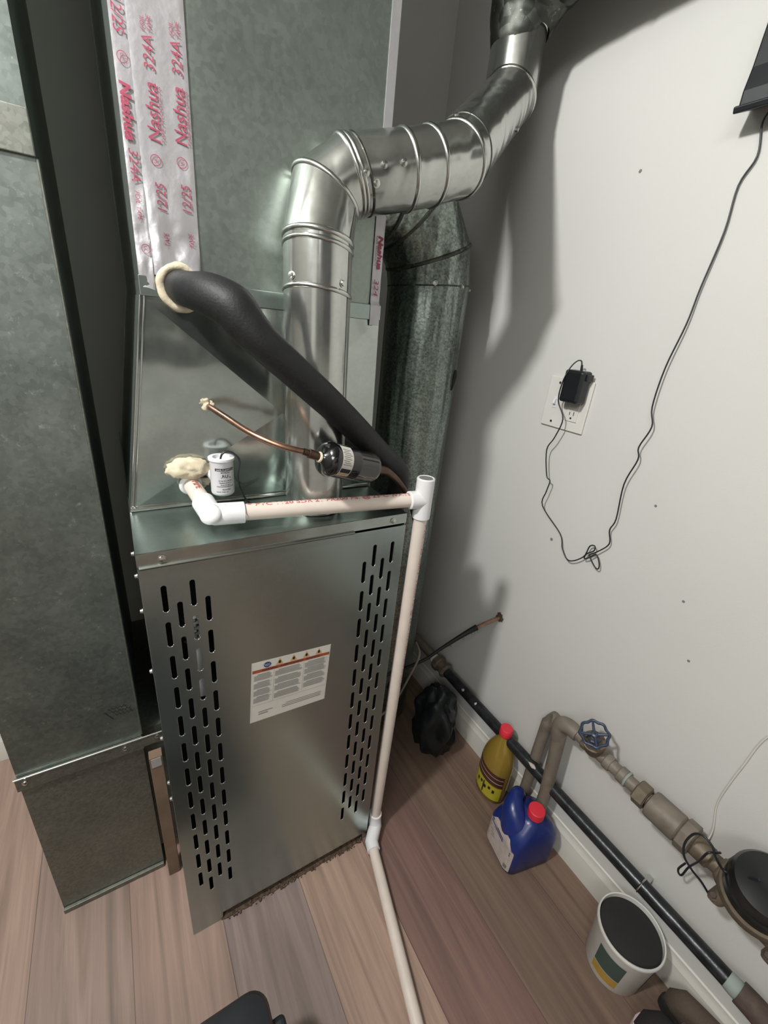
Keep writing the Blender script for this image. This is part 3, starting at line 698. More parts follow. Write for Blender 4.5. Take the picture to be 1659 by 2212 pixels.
m = MB(); m.tube([e_ - ax_ * .002, e_ + ax_ * 0.012, (0.4061, 0.0200, 1.0624), (0.4469, 0.0300, 1.0280), (0.487, 0.045, 0.975), (0.503, 0.03, 0.90), (0.503, 0.03, 0.80), (0.502, 0.03, 0.66), (0.505, 0.05, 0.52), (0.53, 0.10, 0.42)], [0.009, 0.009, 0.007, 0.0052, 0.0052, 0.0052, 0.0052, 0.0052, 0.0052, 0.0052], 14, smooth=6); m.build('copper_tube', M_copperd, CO, smooth=60)

# line set stub leaving through the right wall
WS = thing('wall_line_stub', (0.914, 0.105, 0.527), 'dark refrigerant line running up to a hole in the right wall', 'pipe')
m = MB(); m.tube([(0.52, 0.16, 0.40), (0.60, 0.19, 0.36), (0.69, 0.16, 0.40), (0.74, 0.145, 0.44), (0.80, 0.125, 0.487), (0.84, 0.118, 0.505)], [0.006, 0.0055, 0.0045, 0.005, 0.007, 0.009], 10, smooth=6); m.build('frayed_sleeve', M_foam, WS, smooth=60)
m = MB(); m.tube([(0.838, 0.118, 0.504), (0.87, 0.112, 0.515), (0.925, 0.103, 0.53)], 0.0058, 14, smooth=4); m.build('copper_tube', M_copper, WS, smooth=60)
blob('wall_patch', (0.914, 0.104, 0.528), (0.002, 0.012, 0.013), M_debris, WS, 0.7, 4)
m = MB(); random.seed(8)
for k in range(26):
    t_ = random.random(); p = Vector((0.74, 0.145, 0.44)).lerp(Vector((0.85, 0.116, 0.507)), t_)
    d = Vector((random.uniform(-1, 1), random.uniform(-1, 1), random.uniform(-1, 1))).normalized() * 0.011
    m.tube([p, p + d], 0.0005, 4)
m.build('frayed_threads', M_foam, WS)
TT = MB(); TT.tube([(0.47, 0.09, 0.002), (0.475, 0.09, 0.15), (0.50, 0.10, 0.30), (0.56, 0.11, 0.33), (0.61, 0.12, 0.40), (0.645, 0.13, 0.46), (0.66, 0.17, 0.47)], 0.0035, 10, smooth=8)
tag(TT.build('grey_drain_tube', M_oldpipe, None, smooth=60), 'thin grey tube bending up in shadow behind the drain pipe', 'tube')

# ================================================================= CONDENSATE DRAIN (PVC)
Dn = thing('condensate_drain', (0.478, 0.0, 0.0), 'white plastic condensate drain pipe from coil box down to floor', 'pipe')
PR = 0.01335
E1 = Vector((0.108, 0.040, 1.013)); N1 = Vector((0.0925, 0.150, 1.030)); T1 = Vector((0.4785, 0.0, 1.009)); B1 = Vector((0.472, 0.006, 0.045))
def pipe(a, b, r=PR, nm='pipe_run', mat=None): m = MB(); m.tube([a, b], r, 28); return m.build(nm, mat or M_pvc, Dn, smooth=50)
pipe(N1 + Vector((0, .01, .0)), E1, nm='pipe_stub'); hp = pipe(E1, T1); vp = pipe(T1, B1)
m = MB(); dN = (N1 - E1).normalized(); dT = (T1 - E1).normalized()
m.tube([E1 + dN * 0.040, E1 + dN * 0.0385, E1 + dN * 0.020, E1 + dN * 0.004 + dT * .0, E1 + dT * 0.006, E1 + dT * 0.024, E1 + dT * 0.0475, E1 + dT * 0.049], [PR + .001, 0.0172, 0.0172, 0.0168, 0.0172, 0.0172, 0.0172, PR + .001], 32, smooth=0)
ef = m.build('elbow_fitting', M_pvcf, Dn, smooth=40)
m = MB(); q = E1 + (dN + dT) * -0.010 + Vector((0, -0.001, 0.009))
m.lathe([(0.0165, -0.004), (0.0155, 0.003), (0.009, 0.0062), (0.0, 0.007)], E1 + Vector((-0.003, -0.010, 0.006)), (-0.25, -0.6, 0.75), 24); m.build('elbow_heel', M_pvcf, ef, smooth=60)
m = MB(); m.torus(N1 - dN * 0.012, dN, PR + 0.001, 0.0045, 28, 8); m.build('pipe_collar', M_pvcf, Dn, smooth=60)
# tee
m = MB(); m.tube([T1 + Vector((0, 0, 0.042)), T1 + Vector((0, 0, 0.041)), T1 + Vector((0, 0, -0.037)), T1 + Vector((0, 0, -0.038))], [0.0155, 0.0172, 0.0172, PR + .001], 32); 
te = m.build('tee_fitting', M_pvcf, Dn, smooth=40)
m = MB(); m.tube([T1, T1 - dT * 0.030, T1 - dT * 0.032], [0.0172, 0.0172, PR + .0008], 32); m.build('tee_branch', M_pvcf, te, smooth=40)
m = MB(); m.lathe([(0.0128, 0.0), (0.0128, 0.0006)], T1 + Vector((0, 0, 0.0419)), (0, 0, 1), 28); m.build('tee_opening', M_gink, te)
m = MB(); m.torus(T1 + Vector((0, 0, 0.0415)), (0, 0, 1), 0.0150, 0.0018, 32, 8); m.build('tee_rim', M_pvcf, te)
m = MB(); m.lathe([(0.0125, 0), (0.0125, 0.003)], T1 + Vector((0, 0, 0.0385)), (0, 0, 1), 24)
# bottom elbow and floor run
F2 = Vector((0.4472, -0.0179, 0.0220)); F3 = Vector((0.3631, -0.3740, 0.0165))
F3 = F2 + (F3 - F2) * 1.15; F3.z = 0.0165
dF = (F3 - F2).normalized()
m = MB(); m.tube([B1 + Vector((0, 0, 0.028)), B1 + Vector((0, 0, 0.027)), B1 + Vector((0, 0, 0.004)), B1 + Vector((0, -0.002, -0.014)) + dF * 0.006, F2 + dF * 0.012, F2 + dF * 0.034, F2 + dF * 0.035], [PR, 0.0172, 0.0172, 0.0175, 0.0172, 0.0172, PR], 28)
m.build('floor_elbow', M_pvcf, Dn, smooth=40)
pipe(F2, F3, nm='floor_run')
def pipe_text(par, A, B, s, size, ang, start, mat=M_redp, flip=False, width=None, bold=0.0):
    A = Vector(A); B = Vector(B); d = (B - A).normalized(); up = Vector((0, 0, 1)) if abs(d.z) < .9 else Vector((0, -1, 0))
    u = (up - d * up.dot(d)).normalized(); w_ = d.cross(u)
    sg = -1 if flip else 1
    def fn(a, b): th = ang - sg * b / PR; return A + d * (start + sg * a) + (u * math.cos(th) - w_ * math.sin(th) * -1) * (PR + 0.0003)
    m = MB(); text_on(m, s, size, fn, bold, 0, width); return m.build('pipe_print', mat, par, smooth=0)
pipe_text(hp, E1, T1, '* PVC 1120 SDR 21 PR200 PSI @ 23°C WATER', 0.0115, 0.42, 0.053, width=0.30, bold=0.00025)
pipe_text(ef, E1, N1, 'PIPE', 0.0125, -0.2, 0.088, flip=True, width=0.026, bold=0.0002)
pipe_text(vp, T1, B1, 'PVC 1120 SDR 21 PR200 PSI @ 23°C WATER NSF-PW D2241', 0.0105, -0.25, 0.05, width=0.42)
m = MB()
hx = E1 + dT * 0.022
text_on(m, 'E • E (P)', 0.010, lambda u, v: hx + dT * u + Vector((0, -1, 0)) * 0.0173 * math.cos(v / .0172 - .15) + Vector((0, 0, 1)) * 0.0173 * math.sin(v / .0172 - .15), 0, 0, 0.026)
m.build('moulded_mark', M_white, ef, smooth=0)

# ================================================================= FLOAT SWITCH
sc_ = Vector((0.1392, 0.1080, 1.0207)); st_ = Vector((sc_.x + 0.0005, sc_.y, sc_.z + 0.062))
FS = thing('float_switch', (sc_.x, sc_.y, sc_.z), 'small white cylindrical float switch with black lettering on coil box drain port', 'switch')
hh = (st_ - sc_).length; SR = 0.0184
m = MB(); m.lathe([(0.0160, -0.001), (0.0178, 0.001), (SR, 0.004), (SR, hh - 0.006), (SR + 0.0004, hh - 0.0055)], sc_, (0, 0, 1), 40); hs = m.build('housing', M_white, FS, smooth=40)
m = MB(); m.lathe([(SR + 0.0004, hh - 0.006), (0.0205, hh - 0.004), (0.0205, hh - 0.0005), (0.0198, hh), (0.0135, hh), (0.0130, hh - 0.006), (0.0, hh - 0.006)], sc_, (0, 0, 1), 40); m.build('rim_cap', M_white, FS, smooth=40)
MB().tube([sc_ + Vector((-0.004, 0.01, 0.022)), Vector((sc_.x - 0.012, YC + 0.004, sc_.z + 0.03))], 0.0125, 20).build('port_fitting', M_pvcf, FS)
wt = Vector((sc_.x, sc_.y, sc_.z + hh))
m = MB(); m.tube([wt + Vector((-0.002, -0.003, -0.004)), wt + Vector((0.001, -0.004, 0.005)), wt + Vector((0.009, -0.004, 0.009)), wt + Vector((0.018, -0.006, 0.006)), wt + Vector((0.0265, -0.010, -0.006)), (0.1615, 0.0950, 1.0503), (0.1677, 0.1000, 1.0214), (0.1864, 0.1119, 0.9920), (0.2248, 0.0833, 0.9880)], 0.0016, 10, smooth=8)
m.build('wire', M_cord, FS, smooth=60)
def swt(u, z, r=SR + 0.0003):
    a0 = math.atan2(cam.location.y if False else -0.599 - sc_.y, 0.0067 - sc_.x); a = a0 + u / SR
    return Vector((sc_.x + r * math.cos(a), sc_.y + r * math.sin(a), sc_.z + z))
def swbox(mb, u0, u1, z0, z1, n=10, r=SR + 0.0002):
    vs = []; fs = []
    for i in range(n + 1): u = u0 + (u1 - u0) * i / n; vs += [swt(u, z0, r), swt(u, z1, r)]
    for i in range(n): fs.append((2 * i, 2 * i + 2, 2 * i + 3, 2 * i + 1))
    mb.raw(vs, fs); return mb
z_ = hh
m = MB(); swbox(m, -0.011, 0.021, z_ - 0.0195, z_ - 0.0150); bn = m.build('black_band', M_ink, hs, smooth=60)
m = MB(); text_on(m, 'SAFE-T-SWITCH', 0.004, lambda u, v: swt(-0.009 + u, z_ - 0.0187 + v, SR + .0005), 0, 0, 0.028); m.build('band_lettering', M_white, hs, smooth=0)
m = MB()
for s_, sz, zz, wd, cx_ in (('MODEL SS1', .003, 0.0228, .014, .005), ('c', .003, 0.031, .0015, -.0015), ('RU', .0075, 0.0305, .009, .0045), ('us', .003, 0.031, .003, .0125), ('24 Volt AC, 1.5A Max', .0026, 0.0365, .022, .005), ('Pendant on at .2 in', .0026, 0.0400, .020, .005), ('Drop AC 4.5 in', .0026, 0.0435, .016, .005), ('Patented and other Patents Pending', .0022, 0.0462, .028, .005), ('RectorSeal', .003, .0515, .013, .006), ('Cat No. 97632  US', .0024, .0555, .018, -.001)):
    text_on(m, s_, sz, (lambda cx_, zz: (lambda u, v: swt(cx_ + u, z_ - zz + v, SR + .0004)))(cx_, zz), 0.00005, 0, wd, center=True)
m.build('lettering', M_ink, hs, smooth=0)

# ================================================================= RIGHT WALL FITTINGS
PX = XR - 0.0035
WP = thing('outlet_plate', (XR, 0.063, 1.172), 'white two gang wall plate with switch and outlet on right wall', 'outlet')
MB().box((XR - 0.006, 0.004, 1.115), (XR - 0.0005, 0.122, 1.231)).build('plate', M_plate, WP, smooth=0, bevel=0.002)
m = MB(); m.box((XR - 0.0085, 0.0235, 1.122 + 0.016), (XR - 0.0055, 0.0545, 1.210)); rc = m.build('receptacle', M_plate, WP, smooth=0, bevel=0.001)
m = MB()
for zc in (1.152,):
    m.box((XR - 0.0089, 0.0330, zc), (XR - 0.0083, 0.0346, zc + 0.009)); m.box((XR - 0.0089, 0.0440, zc), (XR - 0.0083, 0.0456, zc + 0.0075)); m.lathe([(0.0024, 0), (0.0024, 0.0006)], (XR - 0.0083, 0.0393, zc - 0.0065), (-1, 0, 0), 12)
m.build('slots', M_ink, rc, smooth=0)
m = MB(); m.box((XR - 0.0075, 0.0865, 1.160), (XR - 0.0055, 0.0975, 1.186)); m.box((XR - 0.014, 0.0895, 1.168), (XR - 0.006, 0.0945, 1.181), Matrix.Rotation(0.4, 3, 'Y')); m.build('toggle', M_white, WP, smooth=0, bevel=0.0006)
for z in (1.128, 1.218): MB().lathe([(0.003, 0), (0.003, 0.001)], (XR - 0.006, 0.092, z), (-1, 0, 0), 12).build('plate_screw', M_screw, WP)
AD = thing('power_adapter', (0.89, 0.037, 1.215), 'black plug-in power adapter in the wall outlet with long thin cord', 'adapter')
MB().box((0.872, 0.011, 1.182), (0.9055, 0.060, 1.252)).build('adapter_body', M_black, AD, smooth=0, bevel=0.006)
MB().box((0.884, 0.007, 1.232), (0.9055, 0.0125, 1.246)).build('adapter_tab', M_black, AD, smooth=0, bevel=0.002)
m = MB(); m.tube([(0.888, 0.030, 1.250), (0.886, 0.031, 1.264)], [0.0032, 0.0024], 10)
m.build('strain_relief', M_black, AD)
m = MB()
m.tube([(0.886, 0.031, 1.262), (0.884, 0.034, 1.272), (0.880, 0.042, 1.270), (0.874, 0.050, 1.255), (0.868, 0.0555, 1.225), (0.8800, 0.0640, 1.1818), (0.8840, 0.0422, 1.1437), (0.8880, 0.0546, 1.0967), (0.8900, 0.0691, 1.0618), (0.8910, 0.0515, 1.0020), (0.8920, 0.0392, 0.9917), (0.8930, 0.0424, 0.9623), (0.8940, 0.0430, 0.9231), (0.9080, -0.0165, 0.8705), (0.9050, -0.0361, 0.8380), (0.9020, -0.0632, 0.8204), (0.9010, -0.0955, 0.8484),
        (0.9020, -0.1020, 0.8799), (0.9020, -0.1134, 0.8858), (0.9020, -0.1147, 0.8744), (0.9010, -0.1016, 0.8603), (0.9000, -0.0992, 0.8468), (0.9010, -0.1090, 0.8531), (0.9020, -0.1226, 0.8688), (0.9020, -0.1344, 0.8545), (0.9020, -0.1379, 0.8405), (0.9020, -0.1301, 0.8386), (0.9000, -0.1147, 0.8527), (0.9010, -0.1087, 0.8616), (0.9020, -0.1226, 0.8761),
        (0.9030, -0.1422, 0.9061), (0.9020, -0.1337, 0.9367), (0.9010, -0.1399, 0.9666), (0.8990, -0.1330, 1.0445), (0.8980, -0.1444, 1.1018), (0.8980, -0.1380, 1.1262), (0.8990, -0.1488, 1.1702), (0.9000, -0.1365, 1.2064), (0.9020, -0.1351, 1.2789), (0.9050, -0.1445, 1.3561), (0.9070, -0.1461, 1.4138), (0.9090, -0.1520, 1.4986), (0.9100, -0.1483, 1.5623), (0.9100, -0.1609, 1.5982), (0.9080, -0.1529, 1.6377), (0.9050, -0.1572, 1.6513)], 0.00145, 8, smooth=5)
m.build('cord', M_cord, AD, smooth=60)
BX = thing('wall_device', (0.89, -0.19, 1.70), 'black boxy device fixed high on the right wall at the cord end', 'device')
m = MB()
prof_ = [(0.914, 1.672), (0.868, 1.650), (0.866, 1.672), (0.870, 1.70), (0.872, 1.765), (0.880, 1.785), (0.914, 1.795)]
m.ring_sweep([[(x, y, z) for x, z in prof_] for y in (-0.130, -0.30)]); m.build('housing', M_black, BX, smooth=0, bevel=0.003)
m = MB(); m.box((0.862, -0.304, 1.646), (0.914, -0.127, 1.655), Matrix.Rotation(-0.35, 3, 'Y'), (0.866, -0.2, 1.652)); m.build('bottom_flange', M_black, BX, smooth=0, bevel=0.002)
# thin painted wire low on the wall
m = MB(); m.tube([(0.913, -0.545, 0.76), (0.9125, -0.510, 0.705), (0.9125, -0.503, 0.62), (0.9125, -0.500, 0.56), (0.9135, -0.501, 0.506), (0.911, -0.514, 0.455), (0.905, -0.517, 0.43), (0.895, -0.513, 0.42)], 0.0016, 8, smooth=6)
tag(m.build('thin_wire', M_base, None, smooth=60), 'thin painted-over wire on right wall above the water meter', 'wire')
# small scuffs on the wall
random.seed(4)
m = MB()
for (y, z, s) in ((0.037, 1.616, .0035), (-0.311, 0.86, .0030), (0.007, 0.842, .0045), (-0.20, 1.02, .003), (-0.36, 0.75, .003)):
    m.lathe([(s, 0), (s * .6, 0.0003)], (XR - 0.0001, y, z), (-1, 0, 0.01), 7)
struct(m.build('trim_1', M_walldark, None))

# ================================================================= GAS PIPE
GX, GZ = 0.866, 0.224
G = thing('gas_pipe', (GX, 0.0, GZ), 'long black iron gas pipe running low along right wall', 'pipe')
m = MB(); m.tube([(GX, 0.232, GZ), (GX, -0.3, GZ - .002), (GX, -0.655, GZ)], 0.0168, 24); m.build('iron_pipe', M_gas, G, smooth=60)
m = MB(); m.tube([(GX, 0.232, GZ), (GX, 0.47, GZ + 0.004)], 0.0150, 24); gp = m.build('rear_pipe', M_oldpipe, G, smooth=60)
m = MB(); m.lathe([(0.0178, 0), (0.0185, 0.008), (0.0175, 0.012)], (GX, 0.300, GZ + .001), (0, -1, 0), 20); m.build('white_sealant', M_wdope, G)
m = MB(); m.lathe([(0.020, 0), (0.0275, 0.004), (0.0275, 0.022), (0.023, 0.026)], (GX, 0.288, GZ), (0, -1, 0), 8); m.build('union_nut', M_brass, G, smooth=20)
m = MB(); m.lathe([(0.021, 0), (0.021, 0.02)], (GX, 0.262, GZ), (0, -1, 0), 24); m.build('union_body', M_brass, G)
m = MB(); m.lathe([(0.0255, 0), (0.0265, 0.004), (0.0265, 0.012), (0.019, 0.018)], (GX, 0.242, GZ), (0, -1, 0), 8); m.build('union_tail', M_brass, G, smooth=20)
for y, L_ in ((0.14, .02), (0.075, .012), (-0.150, 0.03)):
    m = MB(); m.tube([(GX - 0.0075, y, GZ + 0.0085), (GX - 0.0075, y - L_ * .5, GZ + 0.009), (GX - 0.0072, y - L_, GZ + 0.0085)], [0.004, 0.0065, 0.003], 12); m.build('paint_smear', M_label, G)
m = MB(); m.lathe([(0.0172, 0), (0.0182, 0.01), (0.0178, 0.028)], (GX, -0.642, GZ), (0, -1, 0), 20); m.build('green_sealant', M_dope, G)
m = MB(); m.tube([(GX, -0.662, GZ), (GX, -0.70, GZ - 0.001), (GX - 0.008, -0.745, GZ - 0.008), (GX - 0.03, -0.775, GZ - 0.03), (GX - 0.05, -0.785, GZ - 0.08), (GX - 0.055, -0.787, 0.002)], [0.0225, 0.0235, 0.0235, 0.0225, 0.0215, 0.0205], 24, smooth=5); m.build('rusty_elbow', M_rust, G, smooth=60)
m = MB(); m.box((GX - 0.004, -0.478, GZ - 0.020), (GX + 0.048, -0.468, GZ - 0.012)); m.torus((GX, -0.473, GZ), (0, 1, 0), 0.018, 0.0018, 24, 6); m.build('pipe_strap', M_bead, G, smooth=40)

# ================================================================= WATER MAIN + METER
Wm = thing('water_main', (0.85, -0.21, 0), 'old grey brown water pipe with fittings along the right wall', 'pipe')
WX, WZ = 0.852, 0.448
m = MB(); m.tube([(0.856, -0.222, 0.0), (0.856, -0.220, 0.20), (0.853, -0.205, 0.408)], [0.0155, 0.0155, 0.0165], 24); m.build('riser_pipe', M_oldpipe, Wm, smooth=60)
m = MB(); m.tube([(0.853, -0.203, 0.395), (0.852, -0.200, 0.425), (0.852, -0.205, 0.440), (0.852, -0.222, 0.449), (0.852, -0.246, 0.450)], [0.0190, 0.0198, 0.0200, 0.0195, 0.0180], 24, smooth=5); m.build('elbow', M_oldpipe, Wm, smooth=60)
m = MB(); m.tube([(0.884, -0.150, 0.0), (0.884, -0.150, 0.345), (0.886, -0.152, 0.366), (0.897, -0.153, 0.378), (0.917, -0.153, 0.380)], [0.0145, 0.0150, 0.0165, 0.0165, 0.0155], 20, smooth=4); m.build('rear_riser', M_oldpipe, Wm, smooth=60)
m = MB(); m.tube([(WX, -0.235, 0.450), (WX, -0.36, 0.451), (WX, -0.60, 0.448)], 0.0140, 24); m.build('main_run', M_oldpipe, Wm, smooth=60)
for y, r, L_, nf, mt in ((-0.262, 0.0185, 0.014, 8, M_brass), (-0.318, 0.0175, 0.016, 24, M_oldpipe), (-0.352, 0.0175, 0.016, 24, M_oldpipe), (-0.368, 0.0185, 0.005, 20, M_dope)):
    m = MB(); m.lathe([(r * .93, 0), (r, 0.002), (r, L_ - .002), (r * .93, L_)], (WX, y, WZ + .003), (0, -1, 0), nf); m.build('coupling', mt, Wm, smooth=25)
m = MB(); m.lathe([(0.022, 0), (0.0265, 0.003), (0.0265, 0.023), (0.022, 0.026)], (WX, -0.392, WZ), (0, -1, 0), 6); m.build('hex_nut', M_brass, Wm, smooth=20)
m = MB(); m.lathe([(0.018, 0), (0.0275, 0.003), (0.029, 0.008), (0.029, 0.060), (0.0265, 0.063)], (WX, -0.420, WZ), (0, -1, 0), 32); m.build('regulator_barrel', M_oldpipe, Wm, smooth=25)
m = MB(); m.lathe([(0.027, 0), (0.0325, 0.003), (0.0325, 0.023), (0.027, 0.026)], (WX, -0.483, WZ), (0, -1, 0), 8); m.build('hex_nut', M_oldpipe, Wm, smooth=20)
m = MB(); m.lathe([(0.021, 0), (0.021, 0.03), (0.017, 0.034), (0.017, 0.05)], (WX, -0.508, WZ - .002), (0, -1, 0), 20); m.build('brass_nipple', M_brass, Wm)
# gate valve
vc = Vector((WX, -0.288, WZ + .003)); va_ = Vector((-0.42, -0.02, 0.90)).normalized()
VB = MB(); VB.lathe([(0.019, -0.004), (0.0215, 0.004), (0.0215, 0.028), (0.025, 0.030), (0.025, 0.038), (0.017, 0.040), (0.010, 0.052), (0.0075, 0.062)], vc, va_, 24)
vb = VB.build('valve_body', M_brass, Wm, smooth=35)
m = MB(); m.lathe([(0.012, 0), (0.014, 0.003), (0.014, 0.010), (0.010, 0.012)], vc + va_ * 0.046, va_, 6); m.build('packing_nut', M_handle, vb, smooth=20)
m = MB(); m.tube([vc + va_ * 0.055, vc + va_ * 0.078], 0.0038, 10); m.build('stem', M_screw, vb)
hc = vc + va_ * 0.075; hu = va_.cross(Vector((0, 1, 0))).normalized(); hv = va_.cross(hu)
m = MB(); N = 64; rings = []
for i in range(N + 1):
    a = 2 * math.pi * i / N; rad = 0.0285 + 0.0016 * math.cos(8 * a); d = hu * math.cos(a) + hv * math.sin(a); c_ = hc + d * rad
    rings.append([c_ + d * 0.0034 * math.cos(b) + va_ * 0.0036 * math.sin(b) for b in [2 * math.pi * k / 8 for k in range(8)]])
m.ring_sweep(rings, False, False)
for k in range(4):
    a = math.pi / 4 + k * math.pi / 2; d = hu * math.cos(a) + hv * math.sin(a); m.tube([hc + d * 0.005 - va_ * .003, hc + d * 0.0275], [0.0035, 0.0026], 8)
m.lathe([(0.0075, -0.006), (0.0075, 0.001), (0.004, 0.003)], hc, va_, 16)
m.build('handwheel', M_handle, vb, smooth=50)

WMt = thing('water_meter', (0.84, -0.60, 0.43), 'bronze water meter with big round black register at right edge', 'meter')
md = Vector((-0.40, -0.02, 0.92)).normalized(); mc = Vector((0.852, -0.612, 0.432))
m = MB(); m.tube([(WX, -0.552, 0.446), (WX, -0.565, 0.445), (WX, -0.60, 0.438), (WX, -0.68, 0.434), (WX, -0.72, 0.434), (WX, -0.76, 0.434)], [0.019, 0.026, 0.036, 0.040, 0.032, 0.02], 24, smooth=4); mb_ = m.build('meter_body', M_brass, WMt, smooth=60)
mcc = Vector((0.848, -0.612, 0.462))
m = MB(); m.lathe([(0.046, -0.022), (0.056, -0.018), (0.059, -0.008), (0.057, 0.006), (0.050, 0.012)], mcc, md, 40); m.build('body_flange', M_brass, WMt, smooth=40)
m = MB(); m.lathe([(0.050, 0.010), (0.054, 0.014), (0.054, 0.036), (0.050, 0.040), (0.050, 0.044), (0.0525, 0.046), (0.052, 0.062), (0.047, 0.071), (0.025, 0.075), (0.0, 0.076)], mcc, md, 48); m.build('register_cover', M_meter, WMt, smooth=30)
for y, dz in ((-0.572, -0.034), (-0.66, -0.046), (-0.715, -0.035)):
    m = MB(); m.tube([(WX - 0.004, y - 0.012, WZ - 0.014), (WX - 0.025, y, WZ + dz - 0.012), (WX - 0.027, y, WZ + dz - 0.016)], [0.018, 0.0125, 0.010], 16); m.build('flange_lug', M_brass, WMt, smooth=50)
    MB().lathe([(0.0085, 0), (0.0085, 0.012), (0.005, 0.014), (0.005, 0.02)], (WX - 0.025, y, WZ + dz - .012), (-0.5, 0.2, 0.8), 6).build('flange_bolt', M_rust, WMt, smooth=20)
m = MB(); ctr = Vector((0.8200, -0.5390, 0.4830))
cu = Vector((0.8200, -0.5444, 0.5195)) - ctr; cv = Vector((0.8200, -0.5230, 0.4844)) - ctr
lp = [(0.8000, -0.5995, 0.5397), (0.8100, -0.5664, 0.4908), (0.8000, -0.5451, 0.5109), (0.8000, -0.5367, 0.5239), (0.8000, -0.5198, 0.5290), (0.8000, -0.5077, 0.5153), (0.8000, -0.5043, 0.4822), (0.8000, -0.5127, 0.4562), (0.8100, -0.5300, 0.4333), (0.8200, -0.5471, 0.4175), (0.8300, -0.5618, 0.3973)]
m.tube(lp, 0.0020, 8, smooth=6)
m.tube([(0.8300, -0.5457, 0.4965), (0.8000, -0.5357, 0.5060), (0.8200, -0.5301, 0.4536), (0.8500, -0.5205, 0.3901), (0.8600, -0.5173, 0.3484), (0.8600, -0.5121, 0.3454), (0.8600, -0.5085, 0.3553), (0.8500, -0.5135, 0.3903)], 0.0020, 8, smooth=6)
m.build('signal_wire', M_cord, WMt, smooth=60)

# ================================================================= BLUE JUG
def rot2(c, a): ca, sa = math.cos(a), math.sin(a); return lambda x, y, z: Vector((c[0] + x * ca - y * sa, c[1] + x * sa + y * ca, z))
def rrect(hx, hy, r, n=6):
    p = []
    for cx, cy, a0 in ((hx - r, hy - r, 0), (-hx + r, hy - r, 90), (-hx + r, -hy + r, 180), (hx - r, -hy + r, 270)):
        for i in range(n + 1): a = math.radians(a0 + 90 * i / n); p.append((cx + r * math.cos(a), cy + r * math.sin(a)))
    return p
JC = (0.808, -0.220); JA = math.radians(-12)
J = thing('blue_jug', (JC[0], JC[1], 0), 'dark blue plastic jug with red cap on floor by the baseboard', 'jug')
T = rot2(JC, JA); m = MB(); rings = []
# local x: label side (-) to wall side (+); spout towards -y, handle towards +y
for hx, hy, r, ox, oy, z in ((0.066, 0.050, 0.02, 0, 0, 0.0), (0.072, 0.057, 0.024, 0, 0, 0.006), (0.074, 0.059, 0.026, 0, 0, 0.04), (0.074, 0.059, 0.026, 0, 0, 0.100), (0.068, 0.056, 0.028, 0.001, 0, 0.120), (0.052, 0.048, 0.028, 0.002, -0.002, 0.140), (0.032, 0.036, 0.026, 0.002, -0.006, 0.157), (0.020, 0.026, 0.018, 0.0, -0.010, 0.166)):
    rings.append([T(x + ox, y + oy, z) for x, y in rrect(hx, hy, r)])
m.ring_sweep(rings); jb = m.build('body', M_blue, J, smooth=50)
m = MB(); m.tube([T(-0.028, -0.004, 0.100), T(-0.034, 0.006, 0.132), T(-0.034, 0.020, 0.154), T(-0.020, 0.038, 0.168), T(0.000, 0.048, 0.160), T(0.012, 0.044, 0.110)], [0.046, 0.039, 0.030, 0.020, 0.016, 0.020], 28, smooth=6); m.build('handle', M_blue, J, smooth=60)
m = MB(); m.lathe([(0.034, 0), (0.024, 0.018), (0.018, 0.028), (0.018, 0.04)], T(0.004, -0.018, 0.138), (0.0, 0.0, 1), 24); m.build('neck', M_blue, J, smooth=60)
m = MB(); m.lathe([(0.0210, 0), (0.0215, 0.002), (0.0210, 0.022), (0.0195, 0.0235), (0.0, 0.0235)], T(0.002, -0.018, 0.170), (0, 0, 1), 36); m.build('cap', M_redcap, J, smooth=40)
m = MB(); pr = []
for yy, zz in ((-0.050, 0.020), (0.045, 0.020), (0.048, 0.120), (0.030, 0.160), (-0.020, 0.160), (-0.050, 0.125)):
    pr.append((yy, zz))
def jside(yy, zz, d=0.0008):
    hx = 0.074 if zz < 0.100 else 0.074 - (zz - 0.100) * 0.35
    k = max(0, abs(yy) - 0.033) ; x = -hx + (0.026 - math.sqrt(max(0, 0.026 ** 2 - k * k)))
    return T(x - d, yy, zz)
vs = []; fs = []; ny, nz = 14, 12
for j in range(nz + 1):
    zz = 0.014 + 0.102 * j / nz; half = 0.052 if zz < .09 else 0.052 - (zz - .09) * 0.9
    for i in range(ny + 1): vs.append(jside(-half + 2 * half * i / ny, zz))
for j in range(nz):
    for i in range(ny): a = j * (ny + 1) + i; fs.append((a, a + 1, a + ny + 2, a + ny + 1))
m.raw(vs, fs); jl = m.build('label', M_label, J, smooth=60)
m = MB()
def jq(y0, y1, z0, z1): m.raw([jside(y0, z0, .0014), jside(y1, z0, .0014), jside(y1, z1, .0014), jside(y0, z1, .0014)], [(0, 1, 2, 3)])
for k in range(6): jq(-0.046, 0.040 - (k * 7 % 4) * .004, 0.040 + k * 0.0085, 0.0425 + k * 0.0085)
jq(-0.046, -0.036, 0.020, 0.034)
m.build('fine_print', M_gink, jl, smooth=0)
m = MB(); 
for z0 in (0.072, 0.080): m.raw([jside(-0.045, z0, .0017), jside(0.0, z0 + .012, .0017), jside(0.04, z0 + .02, .0017), jside(0.04, z0 + .025, .0017), jside(0.0, z0 + .017, .0017), jside(-0.045, z0 + .005, .0017)], [(0, 1, 4, 5), (1, 2, 3, 4)])
m.build('label_stripe', M_blueink, jl, smooth=0)

